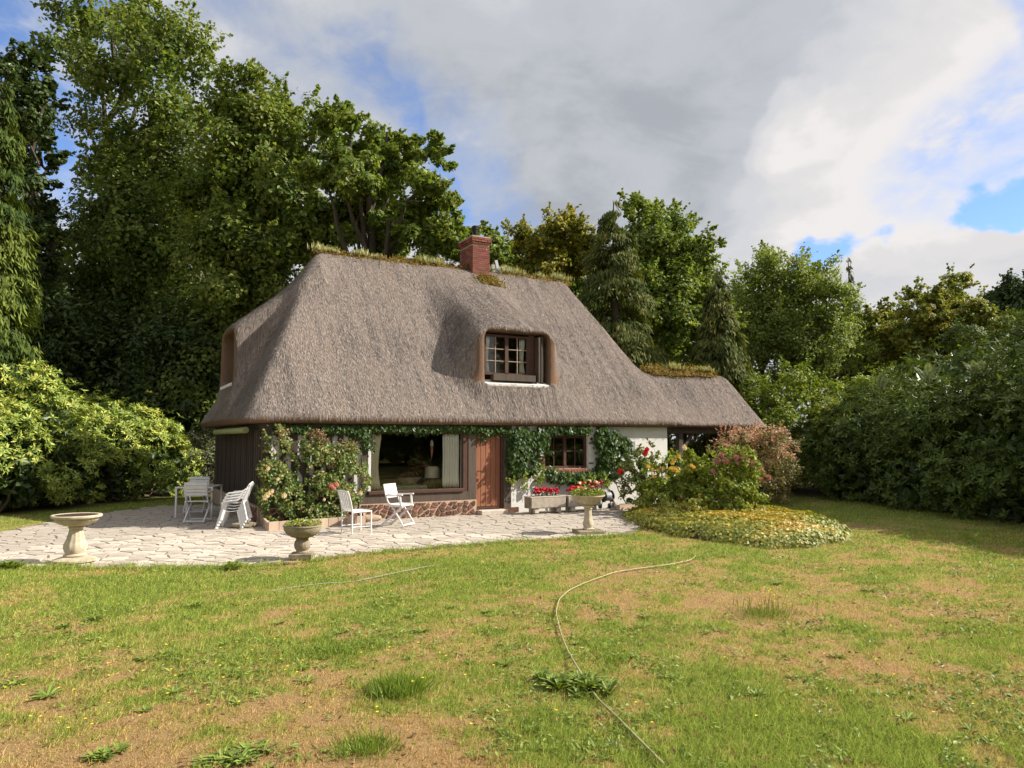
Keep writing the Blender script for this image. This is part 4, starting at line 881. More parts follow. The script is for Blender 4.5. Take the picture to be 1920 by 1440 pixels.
# ------------------------------------------------------------------ foliage makers
def clumped(lumps, nsub, nleaf, rg, sub=(.28, .5), shell=.4, up=.25, flat=.75, zmin=.1, sdist=1.0, sprig=.22):
    """leaf positions in clumps spread over ellipsoid lumps -> P, outward N, clump id value"""
    L = np.array([(*l[:3], *(l[3:] if len(l) == 6 else (l[3],)*3)) for l in lumps], float); C = L[:, :3]; Rr = L[:, 3:]
    wgt = Rr.prod(1)**(2/3); li = rg.choice(len(L), nsub, p=wgt/wgt.sum())
    d = rg.normal(0, 1, (nsub, 3)); d[:, 2] += up; d = nrm(d); rad = shell+(1-shell)*rg.random((nsub, 1))**.6
    sc = C[li]+d*Rr[li]*rad; sr = rg.uniform(*sub, nsub)*Rr[li].mean(1)*sdist
    si = rg.choice(nsub, nleaf, p=sr**2/(sr**2).sum()); e = rg.normal(0, 1, (nleaf, 3)); e[:, 2] += .25; e = nrm(e); rr = rg.random((nleaf, 1))**.45
    P = sc[si]+e*rr*sr[si][:, None]*np.array([1, 1, flat]); N = nrm(e*.7+d[si]*.5+np.array([0, 0, .45])+rg.normal(0, .45, (nleaf, 3)))
    cv_ = rg.random(nsub)[si]
    if sprig > 0:                                            # twigs that stand out of the outline
        k = int(nleaf*sprig); ns = max(1, k//13); a = rg.integers(0, nsub, ns); dr = nrm(d[a]+rg.normal(0, .45, (ns, 3))+np.array([0, 0, .25])); ln = sr[a]*rg.uniform(.5, 1.15, ns); q = rg.integers(0, ns, k); f = rg.random((k, 1))
        P[:k] = sc[a[q]]+dr[q]*(sr[a[q]]*.75)[:, None]+dr[q]*ln[q][:, None]*f+rg.normal(0, 1, (k, 3))*(.05+.16*(1-f))*sr[a[q]][:, None]*.5; N[:k] = nrm(np.array([0, 0, .7])+rg.normal(0, .6, (k, 3))); cv_[:k] = rg.random(nsub)[a[q]]
    ok = P[:, 2] > zmin
    return P[ok], N[ok], cv_[ok]
def tangent(N, rg, droop=0.0):
    T = np.cross(N, rg.normal(0, 1, N.shape)); T = nrm(T); T[:, 2] -= droop; return nrm(T-N*(T*N).sum(1, keepdims=True))
def fold_leaves(P, N, rg, L, Wd, mat, name, cl, droop=.2, fold=.12):
    n = len(P); k = rg.uniform(.6, 1.3, n); return blades(P, tangent(N, rg, droop), N, k*L*rg.uniform(.85, 1.15, n), k*Wd*rg.uniform(.85, 1.15, n), mat, name, cl, fold)
def limbs(mb, base, tops, r0, rg, seg=7, wob=.075):
    base = np.array(base, float)
    for tp, r in tops:
        tp = np.array(tp, float); n = 7; s = np.linspace(0, 1, n)[:, None]; mid = base+(tp-base)*s; L = np.linalg.norm(tp-base)
        mid += np.array([0, 0, 1])*(s*(1-s))*L*.25; mid[1:-1] += rg.normal(0, wob*L*.5, (n-2, 3)); mb.tube(mid, np.linspace(r, r*.25, n), seg)
def tree(name, label, lumps, leafspec, mat, seed, trunk_r=.28, nsub=160, sub=(.30, .52), base=None, group='trees around the cottage', zlo=.4, sdist=1.0, up=.25, flat=.8, droop=.25, shell=.40, lean=0.0, barkmat=None, fork=.45, nlimb=14):
    rg = rngf(seed); nl, LL, WW = leafspec; L = np.array([l[:3] for l in lumps]); 
    if base is None: base = (float(np.mean(L[:, 0])), float(np.mean(L[:, 1])))
    t = empty(name, (base[0], base[1], 0), 0, label, 'tree', group); o = np.array([base[0], base[1], 0])
    P, N, cl = clumped(lumps, nsub, nl, rg, sub, shell, up, flat, zlo, sdist)
    cr = link('crown', fold_leaves(P-o, N, rg, LL, WW, mat, 'crown', cl, droop), t)
    Lr = np.array([(*l[:3], *(l[3:] if len(l) == 6 else (l[3],)*3)) for l in lumps]); m_ = nl//9; li = rg.choice(len(Lr), m_, p=Lr[:, 3]**2/(Lr[:, 3]**2).sum()); Q = Lr[li, :3]+nrm(rg.normal(0, 1, (m_, 3)))*Lr[li, 3:]*(rg.random((m_, 1))**.5)*.60
    link('inner_crown', fold_leaves(Q-o, nrm(rg.normal(0, 1, Q.shape)), rg, LL*1.5, WW*1.6, mat, 'inner_crown', rg.random(m_)*.6), t)
    ztop = max(l[2]+l[-1]*.5 for l in lumps); fz = ztop*fork; fk = np.array([lean, 0, fz]); n = 8; s = np.linspace(0, 1, n)[:, None]
    tr = MB(); mid = fk*s+rg.normal(0, .06, (n, 3))*np.array([1, 1, 0])*s; tr.tube(mid, np.linspace(trunk_r*1.25, trunk_r*.7, n), 10); tr.build('trunk', barkmat or M['bark'], t, True)
    med = np.median([l[3] for l in lumps])*.85; lm = MB(); order = [i for i in rg.permutation(len(lumps)) if lumps[i][3] > med][:nlimb]
    for i in order: limbs(lm, mid[-1]*(1 if lumps[i][2] > fz else .75), [(np.array(lumps[i][:3])-o, trunk_r*rg.uniform(.30, .5))], trunk_r, rg)
    limbs(lm, mid[-1], [(np.array([np.mean(L[:, 0]), np.mean(L[:, 1]), ztop*.93])-o, trunk_r*.65)], trunk_r, rg); lm.build('limbs', barkmat or M['bark'], t, True)
    return t
def PL(Y, lst, rg=None, ry=.9, dep=1.0, zs=1.0):
    """lumps from picture points at depth Y, spread in depth so that the crown is as deep as it is wide"""
    rg = rg or rngf(1); out = []
    for px, py, r in lst:
        yy = Y+rg.uniform(-1, 1)*dep; c = D(px, py, yy); rr = r*yy/FPX; out.append((c[0], c[1], c[2], rr, rr*ry, rr*zs))
    return out
def conifer(name, label, px, base_py, top_py, half_px, Y, mat, seed, n=26000, L=.42, Wd=.075, group='trees around the cottage', power=.8, dense=1.0):
    """a conifer of drooping sprays: whorled boughs, each with hanging twigs"""
    rg = rngf(seed); top = D(px, top_py, Y); hgt = top[2]; R0 = half_px*Y/FPX; x0 = top[0]; t = empty(name, (x0, Y, 0), 0, label, 'tree', group)
    nb = int(230*dense); f = np.sort(rg.random(nb)**.8); zb = hgt*(1-f*.97); rb = R0*(f**power)*rg.uniform(.72, 1.12, nb)+.12; az = rg.uniform(0, 2*math.pi, nb)
    bi = rg.choice(nb, n, p=(rb+.3)/(rb+.3).sum()); s = rg.random(n)**.62; d = np.stack([np.cos(az[bi]), np.sin(az[bi])], -1)
    spread = rg.normal(0, .17, n)*(.4+rb[bi]*.55); rr = rb[bi]*s
    P = np.stack([d[:, 0]*rr-d[:, 1]*spread, d[:, 1]*rr+d[:, 0]*spread, zb[bi]+.10*rr-.30*rr*s-np.abs(spread)*.35-rg.random(n)**2*.45*(.3+s)], -1)
    N = nrm(np.stack([d[:, 0], d[:, 1], np.full(n, .35)], -1)+rg.normal(0, .35, (n, 3))); T = nrm(np.stack([d[:, 0]*.45, d[:, 1]*.45, np.full(n, -.85)], -1)+rg.normal(0, .28, (n, 3)))
    ok = P[:, 2] > .1; link('crown', blades(P[ok], T[ok], N[ok], rg.uniform(.6, 1.3, ok.sum())*L, rg.uniform(.7, 1.3, ok.sum())*Wd, mat, 'crown', rg.random(nb)[bi][ok]), t)
    MB().tube([(0, 0, 0), (.05, 0, hgt*.5), (0, 0, hgt*.99)], [R0*.11+.05, R0*.07+.03, .015], 8).build('trunk', M['bark'], t, True)
    m_ = MB()
    for k in rg.integers(0, nb, 46): m_.tube([(0, 0, zb[k]), (math.cos(az[k])*rb[k]*.5, math.sin(az[k])*rb[k]*.5, zb[k]+.05*rb[k]), (math.cos(az[k])*rb[k]*.9, math.sin(az[k])*rb[k]*.9, zb[k]-.15*rb[k])], [.045, .03, .012], 5)
    tag(m_.build('boughs', M['bark'], t), kind='stuff')
    return t

# ------------------------------------------------------------------ trees
tr_g = 'trees around the cottage'
tree('oak_tree', 'tallest broad oak at left, crown reaching the top edge', PL(33, [(85, 92, 58), (165, 40, 68), (245, 30, 72), (320, 90, 75), (372, 140, 52), (150, 130, 50), (230, 150, 95), (335, 220, 88), (255, 280, 100), (195, 310, 52), (330, 350, 105), (230, 420, 105), (320, 480, 115), (180, 520, 110), (120, 620, 100), (260, 600, 120), (160, 720, 100), (300, 700, 115), (380, 620, 100), (55, 440, 45), (60, 560, 70), (60, 170, 42), (35, 250, 42), (66, 345, 34), (62, 440, 48), (120, 470, 50), (95, 250, 16)], rngf(2), dep=2.6), (92000, .20, .135), M['oak2'], 101, .42, 420, base=(-17.6, 33.5), fork=.42, nlimb=20, sub=(.30, .52))
oak_b = tree('oak_tree', 'second tall oak standing between the tallest oak and cottage roof', PL(30, [(470, 140, 52), (440, 200, 66), (520, 195, 44), (562, 228, 48), (480, 280, 88), (565, 310, 62), (425, 380, 88), (520, 400, 85), (600, 395, 48), (450, 500, 100), (535, 470, 56), (420, 600, 90), (400, 700, 95), (500, 240, 50), (470, 330, 70)], rngf(3), dep=2.0), (64000, .18, .125), M['oak'], 102, .36, 260, base=(-10.6, 30.5), nlimb=14, sub=(.30, .52))
chest = tree('chestnut_tree', 'open-branched leafy tree rising behind the left half of the ridge', PL(27, [(618, 240, 40), (655, 228, 40), (700, 265, 48), (650, 320, 55), (768, 278, 34), (812, 288, 34), (740, 335, 50), (800, 345, 42), (690, 400, 62), (780, 410, 52), (620, 430, 66), (840, 385, 28), (850, 430, 36), (560, 440, 56), (735, 455, 60), (812, 455, 48), (845, 312, 16), (700, 330, 40), (610, 330, 45)], rngf(4), dep=1.7), (46000, .19, .11), M['chestnut'], 103, .30, 210, base=(-5.6, 27.5), nlimb=17, sub=(.28, .48), fork=.5, droop=.4)
tree('young_tree', 'small bright green tree showing beside the chimney', PL(33, [(885, 440, 26), (925, 452, 24), (905, 482, 42), (862, 470, 38), (940, 490, 24)], rngf(5), dep=.9), (9000, .18, .12), M['chestnut'], 104, .14, 60, base=(-1.4, 33.4), sub=(.28, .48))
tree('golden_oak', 'golden autumn-tinted tree behind the right end of ridge', PL(36, [(985, 452, 42), (1040, 440, 44), (1078, 428, 30), (1000, 505, 55), (1070, 490, 58), (962, 485, 30), (1020, 480, 45)], rngf(6), dep=1.3), (24000, .18, .12), M['gold'], 105, .26, 120, base=(1.4, 36.5))
conifer('drooping_conifer', 'tall dark drooping conifer rising behind the right roof slope', 1150, 800, 372, 122, 29, M['conifer'], 106, 46000, .25, .062, power=.55)
tree('oak_tree', 'fresh green oak just behind the tall dark conifer', PL(35, [(1180, 388, 26), (1212, 398, 40), (1258, 428, 44), (1298, 470, 44), (1230, 470, 66), (1290, 540, 66), (1250, 580, 78), (1318, 498, 28), (1200, 560, 60), (1300, 620, 70), (1325, 570, 35), (1190, 440, 40)], rngf(7), dep=1.5), (34000, .19, .135), M['chestnut'], 107, .32, 170, base=(6.4, 35.5), sub=(.28, .48))
conifer('drooping_conifer', 'smaller dark conifer left of the birches', 1345, 800, 500, 96, 28, M['conifer'], 108, 32000, .25, .062, power=.75)
tree('birch_tree', 'pale feathery birch, the left one of the pair', PL(37, [(1440, 492, 40), (1432, 474, 20), (1480, 520, 46), (1418, 560, 56), (1490, 590, 66), (1452, 640, 76), (1400, 640, 50), (1420, 520, 40)], rngf(8), dep=1.5), (30000, .14, .085), M['birch'], 109, .18, 190, base=(12.6, 37.5), droop=.8, sub=(.28, .46))
tree('birch_tree', 'pale feathery birch, the right one of the pair', PL(36, [(1535, 510, 42), (1560, 545, 44), (1510, 560, 46), (1575, 590, 46), (1530, 640, 66), (1590, 650, 50), (1500, 680, 60), (1590, 550, 24)], rngf(9), dep=1.5), (28000, .14, .085), M['birch'], 110, .17, 180, base=(14.9, 36.6), droop=.8, sub=(.28, .46))
conifer('slender_larch', 'slender bare-topped larch beside the right birch', 1590, 800, 478, 50, 41, M['conifer'], 111, 5000, .30, .06, power=1.1, dense=.6)
tree('golden_oak', 'layered golden-green tree above the right rhododendrons', PL(38, [(1740, 562, 40), (1790, 550, 42), (1832, 580, 36), (1728, 602, 46), (1792, 612, 58), (1700, 640, 40), (1690, 588, 20), (1850, 620, 40), (1760, 650, 55)], rngf(12), dep=1.4), (22000, .18, .11), M['gold2'], 112, .24, 130, base=(22.3, 38.4), flat=.45, sub=(.26, .44))
tree('oak_tree', 'dark round-headed oak at the far right edge', PL(43, [(1870, 562, 34), (1905, 555, 36), (1890, 600, 48), (1940, 580, 50)], rngf(13), dep=1.3), (12000, .20, .14), M['laurel'], 113, .3, 70, base=(29, 43.5))
tree('small_tree', 'low amber-tinted tree in the dip beyond the birches', PL(40, [(1640, 640, 36), (1680, 645, 38), (1610, 680, 40), (1655, 595, 26), (1690, 605, 24), (1625, 600, 22)], rngf(14), dep=1), (10000, .17, .11), M['gold2'], 114, .16, 60, base=(19.2, 40.4))
for k, (Yb, ls, mt, lb) in enumerate(((41, [(1030, 545, 50), (1090, 530, 55), (1060, 600, 70), (1120, 600, 60), (1000, 590, 50)], 'chestnut', 'green tree filling the gap left of the tall dark conifer'), (42, [(1390, 560, 40), (1370, 620, 50), (1420, 640, 60), (1380, 690, 60), (1330, 660, 60)], 'birch', 'soft green tree between small conifer and the birches'), (43, [(1620, 610, 34), (1660, 640, 42), (1600, 670, 50), (1690, 690, 50), (1630, 720, 50), (1560, 690, 60)], 'chestnut', 'fresh green tree in the dip right of the birches'), (42, [(1740, 680, 55), (1810, 670, 60), (1870, 650, 60), (1780, 730, 60), (1700, 730, 50)], 'oak', 'green tree below the layered golden tree'), (40, [(1230, 640, 60), (1290, 690, 60), (1180, 690, 60), (1240, 720, 60)], 'oak', 'dark green tree low behind the right roof slope'))):
    tree('broadleaf_tree', lb, PL(Yb, ls, rngf(700+k), dep=1.4), (13000, .20, .13), M[mt], 720+k, .2, 100, sub=(.30, .52), nlimb=6)
conifer('drooping_conifer', 'bright green conifer at the left edge above the rhododendron', 5, 800, 150, 105, 21, M['cypress'], 115, 34000, .26, .055, power=.55)
tree('oak_tree', 'dark leafy tree between the left conifer and the tallest oak', PL(28, [(20, 130, 42), (62, 115, 32), (40, 215, 52), (80, 255, 26), (25, 310, 56), (70, 340, 30), (30, 420, 60), (75, 430, 34), (40, 520, 60), (92, 165, 26), (98, 300, 24), (70, 200, 30)], rngf(15), dep=1.0), (20000, .20, .14), M['laurel'], 116, .24, 130, base=(-18.4, 28.3))
# dark wood behind the left shrubs
us = [[(90, 700, 80), (150, 760, 90), (90, 600, 80), (60, 800, 80), (150, 640, 70)], [(230, 740, 95), (290, 790, 90), (240, 650, 85), (200, 830, 70)], [(360, 740, 95), (420, 780, 85), (350, 650, 90), (400, 850, 70), (440, 700, 70)]]
for k, (ls, lb) in enumerate(zip(us, ['shaded dark laurel tree behind the large left rhododendron', 'shaded dark laurel tree between the two left oaks', 'shaded dark laurel tree just left of the cottage roof'])):
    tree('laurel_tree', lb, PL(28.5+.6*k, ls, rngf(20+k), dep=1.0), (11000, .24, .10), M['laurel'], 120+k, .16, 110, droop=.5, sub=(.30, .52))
rgw = rngf(31)
for k, (px, Yb, r, hgt) in enumerate(((140, 31, .17, 7), (172, 32, .13, 8), (300, 32.5, .15, 9), (395, 31, .14, 8), (210, 34, .12, 8))):
    p = D(px, 800, Yb); t = empty('bare_trunk', (p[0], p[1], 0), 0, ['slim grey trunk at far left of the shaded wood', 'slim trunk next right of the leftmost one in the shaded wood', 'slim trunk in the middle of the shaded wood', 'slim trunk in the shaded wood nearest the cottage', 'slimmest trunk, set back in the shaded wood'][k], 'tree', 'trunks in the shaded wood')
    MB().tube([(0, 0, 0), (.1*rgw.normal(), 0, hgt*.5), (.4*rgw.normal(), .2, hgt)], [r, r*.75, r*.3], 8).build('trunk', M['bark'], t, True)
    lm = MB(); limbs(lm, (0, 0, hgt*.5), [((rgw.uniform(-1.5, 1.5), rgw.uniform(-1, 1), hgt*.8), r*.4) for _ in range(4)], r, rgw); lm.build('limbs', M['bark'], t)
# far wood closing the view
rg = rngf(40); lump = [(xx+rg.uniform(-2, 2), 56+rg.uniform(-4, 4), rg.uniform(2, 5.0), rg.uniform(3.2, 4.6)) for xx in np.arange(-46, 56, 3.2)]+[(xx, 45+rg.uniform(-2, 2), rg.uniform(3, 8), rg.uniform(3.2, 4.6)) for xx in np.arange(-36, -6, 3.0)]
P, N, cl = clumped(lump, 500, 22000, rg, (.3, .5), .4)
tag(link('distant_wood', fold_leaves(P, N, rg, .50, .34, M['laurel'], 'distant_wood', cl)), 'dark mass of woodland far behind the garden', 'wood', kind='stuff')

# trees across the lawn behind the viewer; the window panes mirror them
where = ['leftmost', 'second', 'third', 'fourth', 'fifth', 'sixth', 'seventh', 'eighth', 'rightmost']
for k, (xx, yy, sc_) in enumerate(((34, 8, 1.0), (31, 3, .95), (35, -2, 1.05), (31, -7, .95), (36, -11, 1.1), (31, -15, 1.0), (35, -20, 1.05), (30, -25, 1.0), (34, -31, 1.1))):
    dup((oak_b, chest)[k % 2], None, (xx, yy, 0), k*1.3, where[k]+' tree of the row mirrored in the window panes', 'trees behind the viewer', sc_)
# ------------------------------------------------------------------ rhododendrons: whorls of long leaves over domed bushes
def rhodo(name, label, lumps, nwh, mat, seed, L=.15, Wd=.048, group='rhododendrons round the lawn', per=8, zlo=.05, cat='shrub'):
    rg = rngf(seed); Lm = np.array([(*l[:3], *(l[3:] if len(l) == 6 else (l[3],)*3)) for l in lumps]); C = Lm[:, :3]; Rr = Lm[:, 3:]
    # secondary bumps on each dome
    nb = 26*len(lumps); li = rg.choice(len(lumps), nb, p=Rr.prod(1)**.66/(Rr.prod(1)**.66).sum()); d = nrm(rg.normal(0, 1, (nb, 3))+np.array([0, 0, .3])); bc = C[li]+d*Rr[li]*.82; br_ = Rr[li].mean(1)*rg.uniform(.22, .40, nb)
    bi = rg.choice(nb, nwh, p=br_**2/(br_**2).sum()); e = nrm(rg.normal(0, 1, (nwh, 3))+d[bi]*.9+np.array([0, 0, .2])); P = bc[bi]+e*br_[bi][:, None]*rg.uniform(.72, 1.05, (nwh, 1))+(e+np.array([0, 0, .8]))*(rg.random((nwh, 1)) < .07)*rg.uniform(.08, .34, (nwh, 1)); cl = rg.random(nb)[bi]*.6+.4*rg.random(nwh)
    dd = np.min(np.linalg.norm((P[:, None]-C[None])/Rr[None], axis=2), axis=1); ok = (dd > .70) & (P[:, 2] > zlo); P, e, cl = P[ok], e[ok], cl[ok]; n = len(P)
    A = nrm(e+np.array([0, 0, .55])+rg.normal(0, .28, (n, 3))); U = nrm(np.cross(A, rg.normal(0, 1, (n, 3)))); W_ = np.cross(A, U)
    th = (np.arange(per)[None]*2*math.pi/per+rg.uniform(0, 6, (n, 1))+rg.normal(0, .25, (n, per)))[..., None]; rad = np.cos(th)*U[:, None]+np.sin(th)*W_[:, None]
    lift = rg.uniform(-.25, .75, (n, per, 1)); T = nrm(rad+A[:, None]*lift); LL = (L*rg.uniform(.7, 1.2, (n, per)))
    Pc = P[:, None]+T*LL[..., None]*.55; Nn = nrm(A[:, None]-rad*lift*.8+rg.normal(0, .15, (n, per, 3)))
    t = empty(name, (float(C[:, 0].mean()), float(C[:, 1].mean()), 0), 0, label, cat, group); o = np.array(t.location)
    link('foliage', blades((Pc-o).reshape(-1, 3), T.reshape(-1, 3), Nn.reshape(-1, 3), LL.ravel(), Wd*rg.uniform(.8, 1.2, n*per), mat, 'foliage', np.repeat(cl, per), .10), t)
    # inner leaves and stems so that no light shines straight through
    m = int(nwh*.8); li = rg.choice(len(lumps), m, p=Rr.prod(1)/(Rr.prod(1)).sum()); Q = C[li]+nrm(rg.normal(0, 1, (m, 3)))*Rr[li]*(rg.random((m, 1))**.4)*.80; Q = Q[Q[:, 2] > .05]
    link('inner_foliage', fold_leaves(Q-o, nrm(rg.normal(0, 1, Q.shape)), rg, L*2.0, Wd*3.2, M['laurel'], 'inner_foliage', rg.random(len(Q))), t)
    st_ = MB()
    for l in lumps: limbs(st_, np.array([l[0], l[1], 0])-o+rg.normal(0, .15, 3)*np.array([1, 1, 0]), [(np.array(l[:3])+nrm(rg.normal(0, 1, 3))*l[-1]*.4-o, .05) for _ in range(3)], .05, rg, 5)
    st_.build('stems', M['stem'], t)
    return t
rhodo('rhododendron', 'tallest sunlit rhododendron at the left edge', [(-14.2, 19.6, 1.4, 1.9, 1.6, 1.6), (-14.7, 20.9, 2.9, 1.9, 1.7, 1.55), (-13.6, 21.0, 1.9, 1.5, 1.5, 1.5), (-16.2, 20.6, 3.2, 2.0, 1.8, 1.6), (-14.2, 22.4, 2.2, 1.6, 1.6, 1.45), (-13.2, 19.6, .8, 1.2, 1.2, .9), (-12.9, 21.6, .9, 1.2, 1.2, 1.0)], 5600, M['rhodo'], 201, .15)
rhodo('rhododendron', 'rounder sunlit rhododendron ending near the garden table', [(-13.2, 23.4, 1.5, 1.6, 1.5, 1.35), (-12.8, 24.8, 1.6, 1.7, 1.6, 1.30), (-12.0, 25.2, 1.0, 1.3, 1.3, 1.1), (-14.2, 25.2, 1.8, 1.8, 1.7, 1.35), (-12.5, 23.2, .8, 1.2, 1.1, .9)], 4600, M['rhodo'], 202, .15)
edge = lambda yy: 9.9+(23.4-yy)*.135
def bank(y0, y1, seed, hmax, dx=0.0):
    rg = rngf(seed); out = []
    for yy in np.arange(y0, y1, 1.35):
        e = edge(yy)+dx; r = rg.uniform(1.25, 1.6)
        out += [(e+1.25, yy, .75, 1.35, 1.3, 1.0), (e+1.7+rg.uniform(-.2, .4), yy+rg.uniform(-.4, .4), 1.7*hmax/3.9, r, r, r*.95), (e+2.6+rg.uniform(-.2, .6), yy+rg.uniform(-.4, .4), 2.75*hmax/3.9+rg.uniform(-.25, .25), r*1.1, r*1.1, 1.15)]
    return out
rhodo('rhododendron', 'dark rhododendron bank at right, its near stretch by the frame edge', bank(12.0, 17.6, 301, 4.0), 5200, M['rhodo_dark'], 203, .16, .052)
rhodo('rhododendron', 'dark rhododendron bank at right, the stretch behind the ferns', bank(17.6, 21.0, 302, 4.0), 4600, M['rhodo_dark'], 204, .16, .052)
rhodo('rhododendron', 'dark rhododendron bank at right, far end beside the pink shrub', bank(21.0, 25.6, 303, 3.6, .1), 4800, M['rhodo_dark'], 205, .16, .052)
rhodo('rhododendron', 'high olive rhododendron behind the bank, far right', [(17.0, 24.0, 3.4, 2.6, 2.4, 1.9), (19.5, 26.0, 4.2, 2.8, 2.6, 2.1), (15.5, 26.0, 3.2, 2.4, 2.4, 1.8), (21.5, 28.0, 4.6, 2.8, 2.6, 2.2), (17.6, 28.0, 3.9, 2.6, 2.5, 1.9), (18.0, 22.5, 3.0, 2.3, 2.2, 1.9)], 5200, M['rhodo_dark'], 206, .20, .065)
rh_mid = rhodo('rhododendron', 'mid-height rhododendron between the pink shrub and the birches', [(12.0, 27.0, 1.7, 2.0, 1.8, 1.6), (13.6, 28.2, 2.2, 2.2, 2.0, 1.7), (11.0, 29.0, 1.6, 1.8, 1.8, 1.5), (15.2, 29.5, 2.6, 2.2, 2.0, 1.7)], 3600, M['rhodo'], 207, .18, .058)

for k, (xx, yy) in enumerate(((28, 6), (27.5, -1), (27, -8), (26.5, -15), (26, -22))):  # unseen hedge, added so that the picture window reflects something dark
    c = dup(rh_mid, None, (xx, yy, 0), k*.9, ['leftmost', 'second', 'third', 'fourth', 'rightmost'][k]+' rhododendron of the unseen hedge added to darken the picture window', 'added hedge behind the viewer', 1.25)
def shrub(name, label, lumps, nl, LL, WW, mat, seed, nsub=60, cat='shrub', group=None, sub=(.30, .5), stems=6, droop=.3, shell=.5, zlo=.05, up=.25, base=None, stem_mat=None, flat=.8):
    rg = rngf(seed); C = np.array([l[:3] for l in lumps]); b = base if base is not None else (C[:, 0].mean(), C[:, 1].mean()); o = np.array([b[0], b[1], 0.0])
    t = empty(name, o, 0, label, cat, group); P, N, cl = clumped(lumps, nsub, nl, rg, sub, shell, up, flat, zlo)
    link('foliage', fold_leaves(P-o, N, rg, LL, WW, mat, 'foliage', cl, droop), t)
    st_ = MB()
    for k in range(stems):
        l = lumps[k % len(lumps)]; st0 = np.array([rg.normal(0, .12), rg.normal(0, .10), 0]); limbs(st_, st0, [(np.array(l[:3])-o+nrm(rg.normal(0, 1, 3))*np.array(l[-1])*.5, .014)], .02, rg, 5)
    tag(st_.build('stems', stem_mat or M['stem'], t), kind='stuff')
    return t, o
shrub('yellow_green_bush', 'bright yellow-green bush beyond the low wing of the roof', PL(27.5, [(1430, 735, 40), (1480, 722, 42), (1420, 775, 45), (1500, 765, 46), (1535, 745, 40), (1450, 800, 50)], rngf(16), dep=.7), 11000, .13, .075, M['bush'], 211, 90)
shrub('grey_shrub', 'loose grey-green shrub between left rhododendron and side wall', PL(27, [(345, 850, 40), (385, 855, 42), (400, 815, 26), (360, 890, 40), (330, 830, 22), (405, 890, 30)], rngf(17), dep=.6), 8500, .10, .05, M['grey_leaf'], 212, 90, droop=.6)
shrub('porch_bush', 'leafy yellow-green bush seen under the low wing', [(*HW(12.8, 3.4)[:2], .9, .9), (*HW(13.6, 3.6)[:2], 1.5, .9), (*HW(12.4, 4.2)[:2], 1.3, 1.0), (*HW(14.4, 4.0)[:2], 1.0, 1.0)], 5500, .12, .07, M['bush'], 213, 60)

# ferns against the dark bank
def frond(rg, L, mat_pts, o, az, el, w0=.16):
    """one arching frond of paired leaflets"""
    n = 22; s = np.linspace(.06, 1, n); d = np.array([math.cos(az), math.sin(az), 0]); r_ = L*s*math.cos(el); zz_ = L*s*math.sin(el)-.45*L*s*s
    c = o+d*r_[:, None]+np.array([0, 0, 1])*zz_[:, None]; tn = nrm(np.gradient(c, axis=0)); sd_ = np.array([-math.sin(az), math.cos(az), 0]); wl = .72*w0*L*np.sin(np.pi*np.clip(s*.92+.08, 0, 1))**.7*(1.15-s)*1.6
    for sg in (-1, 1):
        t_ = nrm(sd_*sg+tn*.35+np.array([0, 0, -.15])); mat_pts.append((c+t_*wl[:, None]*.5, t_, nrm(np.cross(tn, sd_))*1.0, wl, np.full(n, L/n*.5)))
def fern(label, p, seed, nf, L, mat=None, zb=0.0):
    rg = rngf(seed); acc = []
    for k in range(nf): frond(rg, L*rg.uniform(.7, 1.15), acc, np.array([rg.normal(0, .06), rg.normal(0, .06), 0]), rg.uniform(0, 6.28), rg.uniform(.95, 1.45))
    P, T, N, LL, WW = (np.concatenate(q) for q in zip(*acc)); t = empty('fern', (p[0], p[1], zb), 0, label, 'fern', 'bracken ferns before the dark rhododendrons')
    link('fronds', blades(P, T, N, LL, WW, mat or M['fern'], 'fronds', rg.random(len(P))), t); MB().tube([(0, 0, -.02), (0, 0, .10)], [.05, .03], 6).build('crown_root', M['stem'], t)
for k, (px, py, L, lb) in enumerate(((1765, 962, 1.75, 'tallest bracken fern standing against the dark rhododendron bank'), (1838, 966, 1.4, 'bracken fern next right of the tallest one'), (1700, 956, 1.1, 'smaller bracken fern left of the tallest one'), (1910, 978, 1.2, 'bracken fern at the right frame edge'))):
    fern(lb, G(px, py), 230+k, 17, L)
for k, (px, py, Yd, lb) in enumerate(((1655, 715, 22.6, 'pale fern spilling over the bank top, leftmost'), (1740, 700, 21.0, 'pale fern spilling over the bank top, middle'), (1835, 690, 19.6, 'pale fern spilling over the bank top, near the right edge'))):
    p = D(px, py+14, Yd); fern(lb, p, 240+k, 14, .85, M['fern_pale'], float(p[2]))

